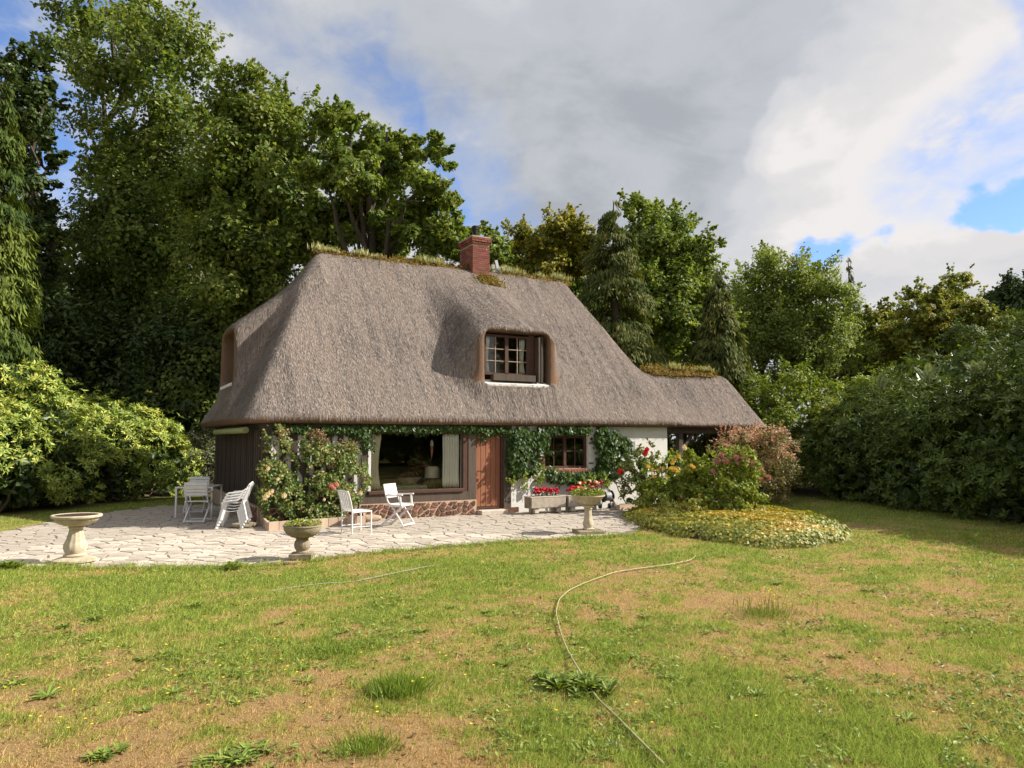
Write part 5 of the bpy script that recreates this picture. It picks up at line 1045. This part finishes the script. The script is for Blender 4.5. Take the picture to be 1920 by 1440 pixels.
# ------------------------------------------------------------------ climbers and roses on the front wall
def wall_plant(name, label, blobs, nl, LL, WW, mat, seed, cat='climber', thick=.13, y0=-.10, stems=(), droop=.9, group=None, gap=.35):
    """leaves over a patch of the wall given by discs (px,py,r) on the wall plane; stems are polylines on the wall"""
    rg = rngf(seed); B = np.array([(*FY(px, py, y0)[[0, 2]], r*21.0/FPX if px > 900 else r*18.5/FPX) for px, py, r in blobs]); x0 = B[:, 0].mean(); t = at_house(name, x0, y0, 0, label, cat, 0, group)
    i = rg.choice(len(B), nl, p=B[:, 2]**2/(B[:, 2]**2).sum()); a = rg.uniform(0, 6.283, nl); r_ = B[i, 2]*np.sqrt(rg.random(nl))*rg.uniform(.8, 1.0, nl)+np.abs(rg.normal(0, .05, nl))
    q = np.stack([B[i, 0]-x0+r_*np.cos(a), -np.abs(rg.normal(0, thick, nl))*(1.15-(r_/B[i, 2])**2*.8), np.clip(B[i, 1]+r_*np.sin(a), .03, 2.24)], -1)
    kp = fbm(q[:, 0]*4.2+50, q[:, 2]*4.2+20, seed+5, 3)+rg.normal(0, .05, nl) > gap; q = q[kp]; nl = len(q)
    N = nrm(np.stack([rg.normal(0, .45, nl), np.full(nl, -1.0), rg.normal(.35, .4, nl)], -1)); T = nrm(np.stack([rg.normal(0, .5, nl), rg.normal(-.1, .2, nl), -np.full(nl, droop)+rg.normal(0, .35, nl)], -1))
    link('foliage', blades(q, T, N, LL*rg.uniform(.65, 1.3, nl), WW*rg.uniform(.7, 1.25, nl), mat, 'foliage', fbm(q[:, 0]*2+9, q[:, 2]*2, seed), .1), t)
    st_ = MB()
    for path, r in stems:
        pts = [FY(px, py, y0) for px, py in path]; st_.tube([(p[0]-x0, rg.normal(0, .015), max(0, p[2])) for p in pts], np.linspace(r, r*.5, len(pts)), 6)
    if stems: tag(st_.build('stems', M['stem'], t, True), kind='stuff')
    return t, x0
wall_plant('virginia_creeper', 'dark creeper strand along the eave above the picture window', [(x_, 805+2*math.sin(x_*.05), 6) for x_ in range(520, 965, 9)]+[(905, 812, 10), (680, 815, 12), (690, 835, 9), (958, 815, 10)], 3300, .085, .06, M['vine'], 401, 'climber', .07, -.06, [([(672, 975), (676, 900), (682, 830), (700, 806), (800, 806), (940, 808)], .016)])
wall_plant('virginia_creeper', 'thick creeper hanging beside the right door post', [(975, 822, 20), (1000, 838, 22), (972, 845, 22), (1012, 825, 16), (965, 862, 16), (985, 868, 22), (968, 882, 13), (1000, 872, 14), (1028, 842, 9), (1010, 815, 12)], 3000, .11, .085, M['vine'], 402, 'climber', .12, -.10, [([(1047, 958), (1040, 930), (1044, 905), (1015, 880), (1000, 850), (985, 820)], .018)])
wall_plant('creeper_shoots', 'bright young creeper shoots dangling beside the door post', [(982, 900, 5), (984, 912, 4), (981, 890, 6), (1013, 880, 7), (1014, 893, 6), (1011, 903, 4), (958, 896, 6), (965, 905, 3)], 330, .085, .06, M['vine_bright'], 403, 'climber', .07, -.22)
wall_plant('virginia_creeper', 'garland of creeper looping over and below the small window', [(x_, 806, 8) for x_ in range(1030, 1130, 7)]+[(1030+i*9, 890+7*math.sin(math.pi*i/12), 11) for i in range(13)]+[(1022, 822, 10), (1135, 888, 10)], 2600, .10, .075, M['vine'], 404, 'climber', .09, -.10, [([(1050, 955), (1046, 925), (1052, 900)], .018), ([(1100, 930), (1098, 905)], .014)])
wall_plant('creeper_shoots', 'bright young creeper shoots dangling under the small window', [(1092, 900, 6), (1110, 897, 7), (1128, 893, 9), (1138, 905, 6), (1095, 908, 4), (1062, 900, 5)], 420, .08, .06, M['vine_bright'], 405, 'climber', .07, -.20)
wall_plant('virginia_creeper', 'broad dark creeper on the wall right of the small window', [(1128, 830, 16), (1150, 828, 20), (1135, 855, 20), (1160, 850, 20), (1172, 835, 12), (1150, 875, 20), (1130, 878, 14), (1170, 872, 16), (1130, 812, 12)], 3400, .11, .085, M['vine'], 406, 'climber', .12, -.10, [([(1175, 945), (1160, 920), (1150, 890), (1145, 850)], .018)])

def bloom_mesh(name, mat, seed, r=.05):
    rg = rngf(seed); n = 22; s = rg.random(n)**.5; a = np.arange(n)*2.4; el_ = s*1.2; d = np.stack([np.cos(a)*np.sin(el_), np.sin(a)*np.sin(el_), np.cos(el_)], -1)
    P = d*r*(.35+.5*s[:, None]); N = nrm(d+rg.normal(0, .2, (n, 3))); T = nrm(np.cross(np.cross(N, [0, 0, 1.0])+1e-3, N))
    return blades(P, T, N, r*.95, r*.95, mat, name, rg.random(n), -.15)
BL = {k: bloom_mesh('bloom', M[k], 500+i) for i, k in enumerate(('red', 'yellow', 'cream', 'pink', 'crimson', 'mauve'))}
def bloom(parent, kind, wp, s=1.0, face=(.2, -.8, .6)):
    o = link('bloom', BL[kind], parent); q = Vector(face).to_track_quat('Z', 'Y').to_euler(); mw = parent.matrix_basis.inverted()@Vector([float(v) for v in wp])
    o.location = mw; o.rotation_euler = (q[0], q[1], q[2]-parent.rotation_euler[2]); o.scale = (s, s, s); return o
def on_wall(px, py, yl): l = FY(px, py, yl); return HW(l[0], l[1], l[2])
t, x0 = wall_plant('climbing_rose', 'climbing rose with cream blooms on the cottage corner', [(515, 815, 18), (520, 845, 20), (510, 880, 22), (535, 870, 20), (525, 910, 24), (505, 935, 18), (545, 935, 22), (520, 960, 20), (548, 895, 14), (495, 925, 12), (535, 825, 10), (540, 965, 12)], 5200, .07, .05, M['rose'], 411, 'climber', .17, -.16, [([(512, 985), (505, 940), (515, 880), (512, 815)], .014), ([(525, 985), (540, 930), (530, 870)], .012), ([(518, 985), (530, 950), (520, 900), (525, 830)], .010)], droop=.4, gap=.425)
for px, py, s in ((503, 879, 1.1), (521, 899, .9), (500, 930, 1.5), (505, 925, 1.2), (497, 934, 1.3), (533, 930, 1.5), (510, 922, 1.1)): bloom(t, 'cream', on_wall(px, py, -.62), s)
t, x0 = wall_plant('climbing_rose', 'wide climbing rose with one pink bloom left of the window', [(580, 835, 16), (600, 850, 22), (585, 880, 24), (620, 860, 22), (610, 895, 28), (650, 850, 20), (665, 875, 20), (640, 890, 28), (670, 905, 18), (600, 930, 26), (640, 930, 26), (570, 910, 16), (680, 900, 12), (590, 960, 18), (570, 945, 16), (625, 960, 20), (660, 925, 18), (600, 965, 14)], 8000, .075, .052, M['rose'], 412, 'climber', .19, -.16, [([(575, 983), (580, 930), (590, 880), (580, 830)], .014), ([(600, 983), (610, 930), (650, 880), (660, 840)], .014), ([(630, 981), (640, 930), (620, 870)], .012)], droop=.4, gap=.425)
for px, py, s in ((622, 911, 1.4), (631, 909, 1.3), (626, 915, 1.2)): bloom(t, 'pink', on_wall(px, py, -.62), s)
for px, py, s in ((676, 925, 1.3), (608, 937, .9)): bloom(t, 'cream', on_wall(px, py, -.60), s)
wall_plant('rose_shoots', 'reddish young shoots topping the wide climbing rose', [(595, 815, 10), (585, 820, 8), (605, 825, 9), (640, 835, 8), (625, 850, 9), (660, 838, 8), (530, 812, 9), (620, 868, 7)], 520, .06, .042, M['rose_red'], 413, 'climber', .12, -.34, droop=.1)

gd = lambda px, py: G(px, py)
# red rose by the white wall
lm = lambda Y, ls, s, dep=.35: PL(Y, ls, rngf(s), dep=dep)
t, o = shrub('rose_bush', 'tall red rose bush against the white wall', lm(19.8, [(1195, 855, 20), (1215, 880, 26), (1185, 900, 26), (1210, 915, 26), (1178, 930, 18), (1225, 840, 14), (1190, 875, 18), (1235, 865, 18)], 61), 4200, .075, .05, M['rose'], 421, 70, group='rose bushes', stems=9)
for px, py in ((1211, 847), (1209, 852), (1213, 843)): bloom(t, 'red', D(px, py, 19.35), 1.5)
for px, py in ((1162, 886), (1163, 884)): bloom(t, 'red', D(px, py, 19.6), 1.6)
for px, py in ((1278, 932),): bloom(t, 'pink', D(px, py, 18.4), 1.0)
t, o = shrub('rose_bush', 'yellow rose bush at the left of the round bed', lm(18.9, [(1225, 890, 26), (1250, 905, 30), (1280, 900, 26), (1235, 930, 30), (1265, 935, 30), (1225, 915, 22), (1295, 920, 26), (1262, 874, 22), (1215, 935, 24), (1300, 885, 24), (1240, 870, 18), (1285, 860, 16)], 62, .55), 9500, .085, .055, M['yrose'], 422, 110, group='rose bushes', stems=9)
for k, (px, py) in enumerate(((1283, 840), (1268, 857), (1272, 855), (1262, 865), (1260, 869), (1258, 878), (1263, 882), (1266, 880), (1270, 884), (1226, 894), (1250, 893), (1224, 881), (1215, 875), (1296, 873), (1300, 876), (1234, 882), (1244, 878))): bloom(t, 'yellow' if k != 0 else 'cream', D(px, py, 18.15), 1.15 if k else 1.7)
t, o = shrub('stonecrop_shrub', 'fresh green shrub topped with dusky pink flower heads', lm(18.5, [(1315, 905, 28), (1345, 895, 34), (1380, 905, 38), (1410, 920, 26), (1335, 935, 32), (1370, 940, 34), (1300, 935, 26), (1395, 890, 26), (1330, 872, 24), (1360, 866, 26), (1415, 945, 26), (1310, 870, 20), (1400, 880, 28)], 63, .55), 12500, .085, .05, M['spirea'], 423, 140, stems=10)
for k, (px, py) in enumerate(((1352, 853), (1347, 862), (1357, 865), (1365, 865), (1378, 860), (1382, 868), (1392, 860), (1396, 866), (1411, 870), (1409, 875), (1342, 866), (1428, 900), (1440, 895), (1338, 884), (1380, 857), (1400, 862))): bloom(t, 'mauve', D(px, py, 18.0), 1.75)
t, o = shrub('abelia_bush', 'wide bronze shrub covered in pale pink bracts', lm(22.3, [(1380, 850, 36), (1420, 845, 40), (1460, 855, 36), (1400, 890, 46), (1445, 895, 46), (1480, 880, 24), (1365, 880, 26), (1430, 920, 36), (1460, 920, 30), (1380, 915, 30)], 64, .7), 9500, .085, .048, M['abelia'], 424, 140, stems=10, droop=.5)
rg = rngf(65); P, N, cl = clumped(lm(22.2, [(1365, 838, 28), (1395, 825, 26), (1425, 822, 28), (1455, 832, 28), (1480, 850, 22), (1360, 850, 18), (1410, 848, 34), (1448, 852, 34), (1490, 868, 14), (1400, 870, 30)], 64, .7), 150, 7000, rg, (.25, .45), .7, .8)
link('bracts', fold_leaves(P-o, N, rg, .06, .035, M['abelia_top'], 'bracts', cl), t)
shrub('heather_mound', 'low feathery mound at the left end of round bed', [(*G(1232, 985)[:2], .12, .55, .45, .26), (*G(1212, 990)[:2], .10, .35, .35, .22), (*G(1258, 978)[:2], .14, .5, .5, .26)], 3600, .10, .014, M['heather'], 425, 60, stems=4, zlo=.02, droop=-.6)
shrub('golden_shrub', 'small golden-leaved shrub in front of the yellow rose', lm(17.6, [(1275, 962, 16), (1300, 955, 20), (1320, 965, 14), (1262, 970, 14)], 66, .25), 1300, .07, .045, M['gold'], 426, 30, stems=5)
# round bed: leafy ground cover, mounded, greener towards its rim
rg = rngf(70); n = 21000; a = rg.uniform(0, 6.283, n); r_ = np.sqrt(rg.random(n)); x_ = BED_C[0]+BED_R[0]*r_*np.cos(a); y_ = BED_C[1]+BED_R[1]*r_*np.sin(a); wobb = 1+.05*np.sin(3*a)+.035*np.sin(7*a+1)+.02*np.sin(17*a); x_ = BED_C[0]+(x_-BED_C[0])*wobb; y_ = BED_C[1]+(y_-BED_C[1])*wobb
def bed_h(r): return .13+.11*np.sqrt(np.clip(1-r**4, 0, 1))
zt = bed_h(r_)*(.6+.8*fbm(x_*1.9, y_*1.9, 72, 4)); zq = zt*np.where(r_ > .93, rg.random(n), 1-.35*rg.random(n)**2); N = nrm(np.stack([np.cos(a)*r_**4*1.2, np.sin(a)*r_**4*1.2, np.full(n, .9)], -1)+rg.normal(0, .35, (n, 3))); P = np.stack([x_, y_, zq], -1)
front = y_ < 20.6; P, N, rr_ = P[front], N[front], r_[front]; rim = rr_ > .90; cl = np.clip(.15+1.1*fbm(P[:, 0]*1.1, P[:, 1]*1.1, 73, 3)-.25*(rr_ > .8), 0, 1)
bed = empty('round_bed', (BED_C[0], BED_C[1], 0), 0, 'oval bed of low yellow and green ground cover', 'flower bed'); o = np.array([BED_C[0], BED_C[1], 0])
tag(link('ground_cover', fold_leaves(P[~rim]-o, N[~rim], rg, .085, .065, M['cover'], 'ground_cover', cl[~rim], .1), bed), kind='stuff'); tag(link('rim_leaves', fold_leaves(P[rim]-o, N[rim], rg, .085, .065, M['cover_rim'], 'rim_leaves', cl[rim], .2), bed), kind='stuff')
m_ = MB().lathe([(.93, 0), (.90, .05), (.6, .10), (.0001, .11)], 48); m_.v = [(v[0]*BED_R[0], v[1]*BED_R[1], v[2]) for v in m_.v]; m_.build('bed_soil', M['soil'], bed, True)

# plants in the urns and troughs
def pot_plant(name, label, c, rx, ry, hgt, nl, LL, mat, seed, kinds=(), nb=0, cat='plant', bs=.9, rz=0.0):
    rg = rngf(seed); t = empty(name, c, rz, label, cat); a = rg.uniform(0, 6.283, nl); r_ = np.sqrt(rg.random(nl)); P = np.stack([rx*r_*np.cos(a), ry*r_*np.sin(a), hgt*rg.random(nl)*(1-.6*r_**2)+.01], -1); N = nrm(rg.normal(0, .6, (nl, 3))+np.array([0, 0, .8]))
    link('foliage', fold_leaves(P, N, rg, LL, LL*.7, mat, 'foliage', rg.random(nl), .1), t); st_ = MB()
    for k in range(nb):
        a_ = rg.uniform(0, 6.283); q = math.sqrt(rg.random())*.95; p = np.array([rx*q*math.cos(a_), ry*q*math.sin(a_), hgt*rg.uniform(.75, 1.6)]); st_.tube([(p[0]*.8, p[1]*.8, 0), p*np.array([.95, .95, .6]), p], .004, 5)
        o = link('bloom', BL[kinds[k % len(kinds)]], t, p, (rg.uniform(-.5, .3)+.5, 0, rg.uniform(0, 6)), bs*rg.uniform(.7, 1.25))
    if nb: tag(st_.build('stalks', M['stem'], t), kind='stuff')
    return t
u = G(566, 1049); pot_plant('urn_plant', 'sparse trailing plant growing in the squat mossy urn', (u[0], u[1], .54), .30, .25, .10, 240, .05, M['spirea'], 441)
u = G(1103, 1000); pot_plant('urn_flowers', 'red and white bedding flowers filling the tall fluted urn', (u[0], u[1], .765), .35, .32, .18, 620, .055, M['spirea'], 442, ('red', 'pink', 'red', 'cream'), 26, bs=.75)
for xq, sd_, lb in ((6.98, 443, 'crimson geraniums growing in the left stone trough'), (8.10, 444, 'crimson geraniums growing in the right stone trough')):
    p = HW(xq, -.62, .40); pot_plant('geranium', lb, p, .44, .10, .15, 150, .05, M['vine'], sd_, ('crimson',), 26, bs=1.25, rz=HANG)

# ------------------------------------------------------------------ lawn: grass, weeds, flowers
rg = rngf(80); NG = 510000
yy = 3.6*(15.6/3.6)**(rg.random(NG)**1.0)            # log-uniform in distance: denser close by
xx = (rg.uniform(-1, 1, NG))*(yy*.80+.6)
far_n = 70000; y2 = rg.uniform(14, 25, far_n); x2 = rg.uniform(-14.5, 12.5, far_n); xx = np.concatenate([xx, x2]); yy = np.concatenate([yy, y2])
gl = lawn_green(xx, yy); tex = fbm(xx*9, yy*9, 83, 2); hl = HL(np.stack([xx, yy, 0*xx], -1))
shrink = np.array(PAT); cen = shrink.mean(0)
on = inpoly(xx+rg.normal(0, .05, len(xx)), yy+rg.normal(0, .06, len(xx)), PAT); bedm = (((xx-BED_C[0])/(BED_R[0]*.97))**2+((yy-BED_C[1])/(BED_R[1]*.97))**2 < 1) & (yy < 22)
hse = (hl[:, 0] > -.2) & (hl[:, 0] < 15) & (hl[:, 1] > -1.2)
keep = ~on & ~bedm & ~hse & (rg.random(len(xx)) < (.62+.5*gl+.5*(tex-.5))) & (xx < edge(yy)+1.0) & (xx > -12.6-(yy-18)*-.25*(yy > 18)-2.0*(yy < 16))
xx, yy, gl, tex = xx[keep], yy[keep], gl[keep], tex[keep]; n = len(xx)
near_pat = inpoly(xx, yy+.30, PAT); gl = np.clip(gl+.35*near_pat, 0, 1)
Lg = (.022+.036*gl*rg.uniform(.4, 1.4, n)+.05*np.clip(tex-.55, 0, 1)+.05*(rg.random(n) < .02))*(1+1.1*near_pat)*np.clip(.85+yy*.02, 1, 1.3); Wg = np.clip(.0028+yy*.00055, .004, .012)*rg.uniform(.7, 1.3, n)
az = rg.uniform(0, 6.283, n); lean = rg.uniform(.2, 1.25, n); d = np.stack([np.cos(az)*np.sin(lean), np.sin(az)*np.sin(lean), np.cos(lean)], -1); sd_ = nrm(np.cross(d, np.stack([np.cos(az+.8), np.sin(az+.8), .2+0*az], -1)))
B0 = np.stack([xx, yy, lawn_z(xx, yy)-.004], -1); V = np.stack([B0-sd_*Wg[:, None]*.5, B0+sd_*Wg[:, None]*.5, B0+d*Lg[:, None]], 1).reshape(-1, 3)
def grass_mat():
    m, t, b, o = base_mat('grass_blade'); a = t.new('ShaderNodeAttribute', attribute_name='green').outputs['Fac']; rp = t.new('ShaderNodeNewGeometry').outputs['Random Per Island']
    g = t.math('ADD', a, t.math('MULTIPLY', t.math('SUBTRACT', rp, .5), .75)); c = t.ramp(g, [(.12, (.55, .365, .165)), (.36, (.54, .40, .15)), (.56, (.45, .43, .105)), (.76, (.345, .40, .076)), (1.0, (.27, .355, .058))])
    c = t.mix(1.0, c, t.ramp(t.math('FRACT', t.math('MULTIPLY', rp, 17.3)), [(0, (.5, .5, .5)), (1, (1.45, 1.45, 1.45))]), 'MULTIPLY')
    t.put(b.inputs['Base Color'], c); b.inputs['Roughness'].default_value = .6; b.inputs['Specular IOR Level'].default_value = .2
    tr = t.new('ShaderNodeBsdfTranslucent'); t.put(tr.inputs[0], c); mx = t.new('ShaderNodeMixShader', i_0=.4); t.l.new(b.outputs[0], mx.inputs[1]); t.l.new(tr.outputs[0], mx.inputs[2]); t.l.new(mx.outputs[0], o.inputs[0]); return m
M['grass'] = grass_mat()
tag(link('grass', mesh_np('grass', V, np.arange(3*n).reshape(n, 3), M['grass'], False, {'green': np.repeat(gl, 3)})), 'short mown grass blades across the lawn', 'grass', kind='stuff')

def rosette_mesh(seed, nl, L, Wd, upr, mat, name):
    rg = rngf(seed); V = []; F = []; cl = []
    for k in range(nl):
        a = k*2.399+rg.normal(0, .2); l = L*rg.uniform(.6, 1.15); e = upr*rg.uniform(.5, 1.3); d = np.array([math.cos(a), math.sin(a), 0]); s_ = np.array([-d[1], d[0], 0]); o = len(V); wv = Wd*rg.uniform(.8, 1.2)
        for i, (f, ww) in enumerate(((.03, .25), (.35, .8), (.7, 1.0), (1.0, .12))):
            c = d*l*f*math.cos(e)+np.array([0, 0, l*(f*math.sin(e)-.35*f*f*math.sin(e)+.02)]); V += [c-s_*wv*ww/2+np.array([0, 0, wv*.2*ww]), c, c+s_*wv*ww/2+np.array([0, 0, wv*.2*ww])]
        for i in range(3): F += [(o+3*i, o+3*i+1, o+3*i+4, o+3*i+3), (o+3*i+1, o+3*i+2, o+3*i+5, o+3*i+4)]
        cl += [rg.random()]*12
    return mesh_np(name, np.array(V), np.array(F), mat, False, {'clump': np.array(cl)})
RM = [rosette_mesh(600+i, n_, L_, w_, u_, M['weed'], 'weed_rosette') for i, (n_, L_, w_, u_) in enumerate(((19, .14, .030, .42), (22, .12, .025, .6), (15, .155, .036, .36), (26, .15, .028, .85)))]
def weed(px, py, k, s, label='small low weed rosette among the dry lawn grass', group='weed rosettes in the lawn', name='weed_rosette'):
    p = G(px, py); o = link(name, RM[k], None, (p[0], p[1], float(lawn_z(p[0], p[1]))-.005), (0, 0, px*.37), (s*.82, s*.82*(.75+.5*((px*7) % 10)/10), s*.8)); return tag(o, label, 'weed', group)
spots = [(90, 1305, 2, 1.3), (30, 1283, 0, 1.2), (325, 1297, 0, 1.0), (272, 1332, 1, .9), (445, 1320, 1, .9), (575, 1278, 0, 1.0), (560, 1255, 2, .8), (790, 1185, 0, 1.2), (770, 1158, 1, 1.1), (912, 1150, 1, 1.1), (948, 1250, 1, 1.3), (640, 1188, 0, 1.1), (270, 1240, 1, 1.2), (1210, 1160, 0, 1.1), (1205, 1178, 2, 1.0), (1190, 1232, 1, 1.0), (1255, 1268, 0, 1.0), (1420, 1305, 1, 1.2), (1455, 1097, 0, 1.2), (1630, 1110, 0, 1.2), (1570, 1232, 2, .9), (1000, 1370, 1, 1.1), (920, 1155, 2, .8), (700, 1130, 1, 1.0), (845, 1140, 0, .9), (1485, 1270, 1, .8), (1130, 1165, 2, .8), (1700, 1350, 0, 1.0), (1820, 1370, 1, 1.0), (520, 1170, 0, 1.0), (420, 1210, 1, 1.0), (180, 1165, 3, 1.2), (120, 1180, 3, 1.0), (370, 1140, 3, 1.2), (950, 1095, 1, 1.1), (1010, 1085, 0, .9), (1080, 1210, 1, .9), (880, 1245, 0, .8), (610, 1235, 1, .9), (1320, 1190, 2, .9)]
own = {(90, 1305): 'broad flat weed rosette on dry ground, second from left edge', (30, 1283): 'weed rosette at the left frame edge on dry ground', (948, 1250): 'weed rosette left of the hose, above the large clump', (1420, 1305): 'weed rosette right of the large clump in greener grass', (1455, 1097): 'weed rosette just beyond the stalky flowering tuft', (1630, 1110): 'weed rosette farthest right on the far lawn', (1820, 1370): 'weed rosette in the bottom right corner of lawn', (1000, 1370): 'weed rosette left of the hose near the bottom edge', (325, 1297): 'weed rosette midway between left edge and bright grass tuft', (1210, 1160): 'weed rosette beside the bend of the yellow hose'}
for q in spots:
    if q[:2] in own: weed(*q, label=own[q[:2]])
    else: weed(*q)
def cluster(name, label, px, py, n, spread, k, s, seed, mat=None):
    rg = rngf(seed); p = G(px, py); t = empty(name, (p[0], p[1], float(lawn_z(p[0], p[1]))), 0, label, 'weed')
    for i in range(n): link('rosette', RM[k if k is not None else int(rg.integers(0, 4))], t, (rg.normal(0, spread), rg.normal(0, spread*.8), -.005), (0, 0, rg.uniform(0, 6)), s*rg.uniform(.75, 1.25))
    return t
cluster('weed_clump', 'largest dark green weed clump, growing over the yellow hose', 1080, 1290, 17, .13, 3, 1.0, 701)
cluster('weed_clump', 'leafy weed clump at the bottom edge left of centre', 450, 1420, 9, .09, 0, .8, 702)
cluster('weed_clump', 'silvery weed clump low at the bottom left', 185, 1420, 5, .06, 1, .8, 703)
cluster('weed_clump', 'weed clump by the terrace edge near the squat urn', 440, 1066, 5, .10, 3, 1.2, 704)
cluster('weed_clump', 'dark weed clump at terrace corner, far left edge', 15, 1066, 6, .18, 3, 1.3, 705)
def tuft(label, px, py, n, rad, L, seed, fl=0):
    rg = rngf(seed); p = G(px, py); t = empty('grass_tuft', (p[0], p[1], float(lawn_z(p[0], p[1]))), 0, label, 'grass tuft', 'bright grass tufts'); b = rg.normal(0, rad, (n, 2)); l = L*rg.uniform(.5, 1.2, n); T = nrm(np.stack([rg.normal(0, .4, n)+b[:, 0]*2, rg.normal(0, .4, n), np.ones(n)], -1)); P = np.concatenate([b, np.zeros((n, 1))], 1)+T*l[:, None]*.5
    link('blades', blades(P, T, nrm(rg.normal(0, 1, (n, 3))*np.array([1, 1, .2])), l, .006, M['tuft'], 'blades', rg.random(n)), t)['kind'] = 'stuff'
    return t
tuft('large bright green grass tuft left of the winding hose', 745, 1300, 1300, .10, .13, 711)
tuft('bright grass tuft at the bottom edge, centre left', 690, 1405, 700, .09, .08, 712)
tuft('soft green grass tuft in the middle of left lawn', 630, 1222, 900, .16, .06, 713)
tuft('bright grass tuft right of the large weed clump', 1145, 1240, 300, .07, .06, 714)
t = tuft('tall stalky tuft of flowering weeds on the right lawn', 1435, 1155, 500, .16, .09, 715); rg = rngf(716); n = 70; b = rg.normal(0, .14, (n, 2)); T = nrm(np.stack([rg.normal(0, .15, n), rg.normal(0, .15, n), np.ones(n)], -1)); l = rg.uniform(.14, .30, n)
link('stalks', blades(np.concatenate([b, np.zeros((n, 1))], 1)+T*l[:, None]*.5, T, nrm(rg.normal(0, 1, (n, 3))), l, .006, M['rose'], 'stalks', rg.random(n)), t)['kind'] = 'stuff'; link('flower_heads', blades(np.concatenate([b, np.zeros((n, 1))], 1)+T*l[:, None], T, nrm(rg.normal(0, 1, (n, 3))), .02, .02, M['yellow'], 'flower_heads', rg.random(n)), t)['kind'] = 'stuff'
rg = rngf(85); n = 60000; yy = 3.8*(16/3.8)**rg.random(n); xx = rg.uniform(-1, 1, n)*(yy*.8+.6); f_ = fbm(xx*1.3, yy*1.1, 86, 3)+.6*(fbm(xx*5, yy*5, 87, 2)-.5)
k_ = (f_ > .575) & ~inpoly(xx, yy-.05, PAT) & ((((xx-BED_C[0])/BED_R[0])**2+((yy-BED_C[1])/BED_R[1])**2) > 1) & (xx < edge(yy)) & (xx > -12.4); xx, yy = xx[k_], yy[k_]; n = len(xx); N = nrm(np.stack([rg.normal(0, .5, n), rg.normal(0, .5, n), np.ones(n)], -1)); T = nrm(np.cross(N, rg.normal(0, 1, (n, 3))))
tag(link('lawn_clover', blades(np.stack([xx, yy, lawn_z(xx, yy)+rg.uniform(.008, .035, n)], -1), T, N, rg.uniform(.025, .075, n)*(.8+yy*.03), rg.uniform(.012, .026, n)*(.8+yy*.03), M['weed'], 'lawn_clover', rg.random(n), .1)), 'patches of small broad-leaved weeds through the lawn', 'weeds', kind='stuff')
rg = rngf(88); n = 1500; yy = 4*(16/4)**rg.random(n); xx = rg.uniform(-1, 1, n)*(yy*.8+.6); k_ = ~inpoly(xx, yy, PAT); xx, yy = xx[k_], yy[k_]; n = len(xx); N = nrm(np.stack([rg.normal(0, .4, n), rg.normal(0, .4, n), np.ones(n)], -1))
M['dead_leaf'] = leafmat('dead_leaf', [(.16, .08, .04), (.28, .16, .07), (.10, .06, .035)], .1, .8, .1)
tag(link('fallen_leaves', blades(np.stack([xx, yy, lawn_z(xx, yy)+.022], -1), nrm(np.cross(N, rg.normal(0, 1, (n, 3)))), N, rg.uniform(.025, .06, n), rg.uniform(.015, .035, n), M['dead_leaf'], 'fallen_leaves', rg.random(n), .15)), 'dry brown leaves fallen on the lawn', 'leaves', kind='stuff')
# hawkbit flowers
M['hawkbit'] = leafmat('hawkbit_flower', [(.80, .60, .02), (.85, .66, .04)], .2, .6, .2)
rg = rngf(90); n = 190; px = -20+1000*rg.random(n)**1.25; py = 1068+(rg.random(n)**2.2)*330; more = rg.random(n) < .25; px[more] = rg.uniform(0, 1900, more.sum()); Pg = np.array([G(a, b) for a, b in zip(px, py)]); ok = ~inpoly(Pg[:, 0], Pg[:, 1], PAT); Pg = Pg[ok]; n = len(Pg); l = rg.uniform(.05, .16, n); T = nrm(np.stack([rg.normal(0, .25, n), rg.normal(0, .25, n), np.ones(n)], -1))
fv = []; hd = []
tag(link('flower_stalks', blades(Pg+T*l[:, None]*.5, T, nrm(rg.normal(0, 1, (n, 3))), l, .004, M['weed'], 'flower_stalks', rg.random(n))), 'thin stalks of yellow lawn flowers', 'flowers', kind='stuff')
hp = np.repeat(Pg+T*l[:, None], 7, 0); a = np.tile(np.arange(7)*.9, n); tt = np.stack([np.cos(a), np.sin(a), .25+0*a], -1)
tag(link('lawn_flowers', blades(hp+tt*.006, tt, np.array([[0, 0, 1.0]]).repeat(7*n, 0), .014, .009, M['hawkbit'], 'lawn_flowers', rg.random(7*n))), 'scattered small yellow flowers in the lawn', 'flowers', kind='stuff')
print('TRIS', sum(sum(len(p.vertices)-2 for p in m.polygons) if len(m.polygons) < 2000 else len(m.loops)-2*len(m.polygons) for m in bpy.data.meshes))
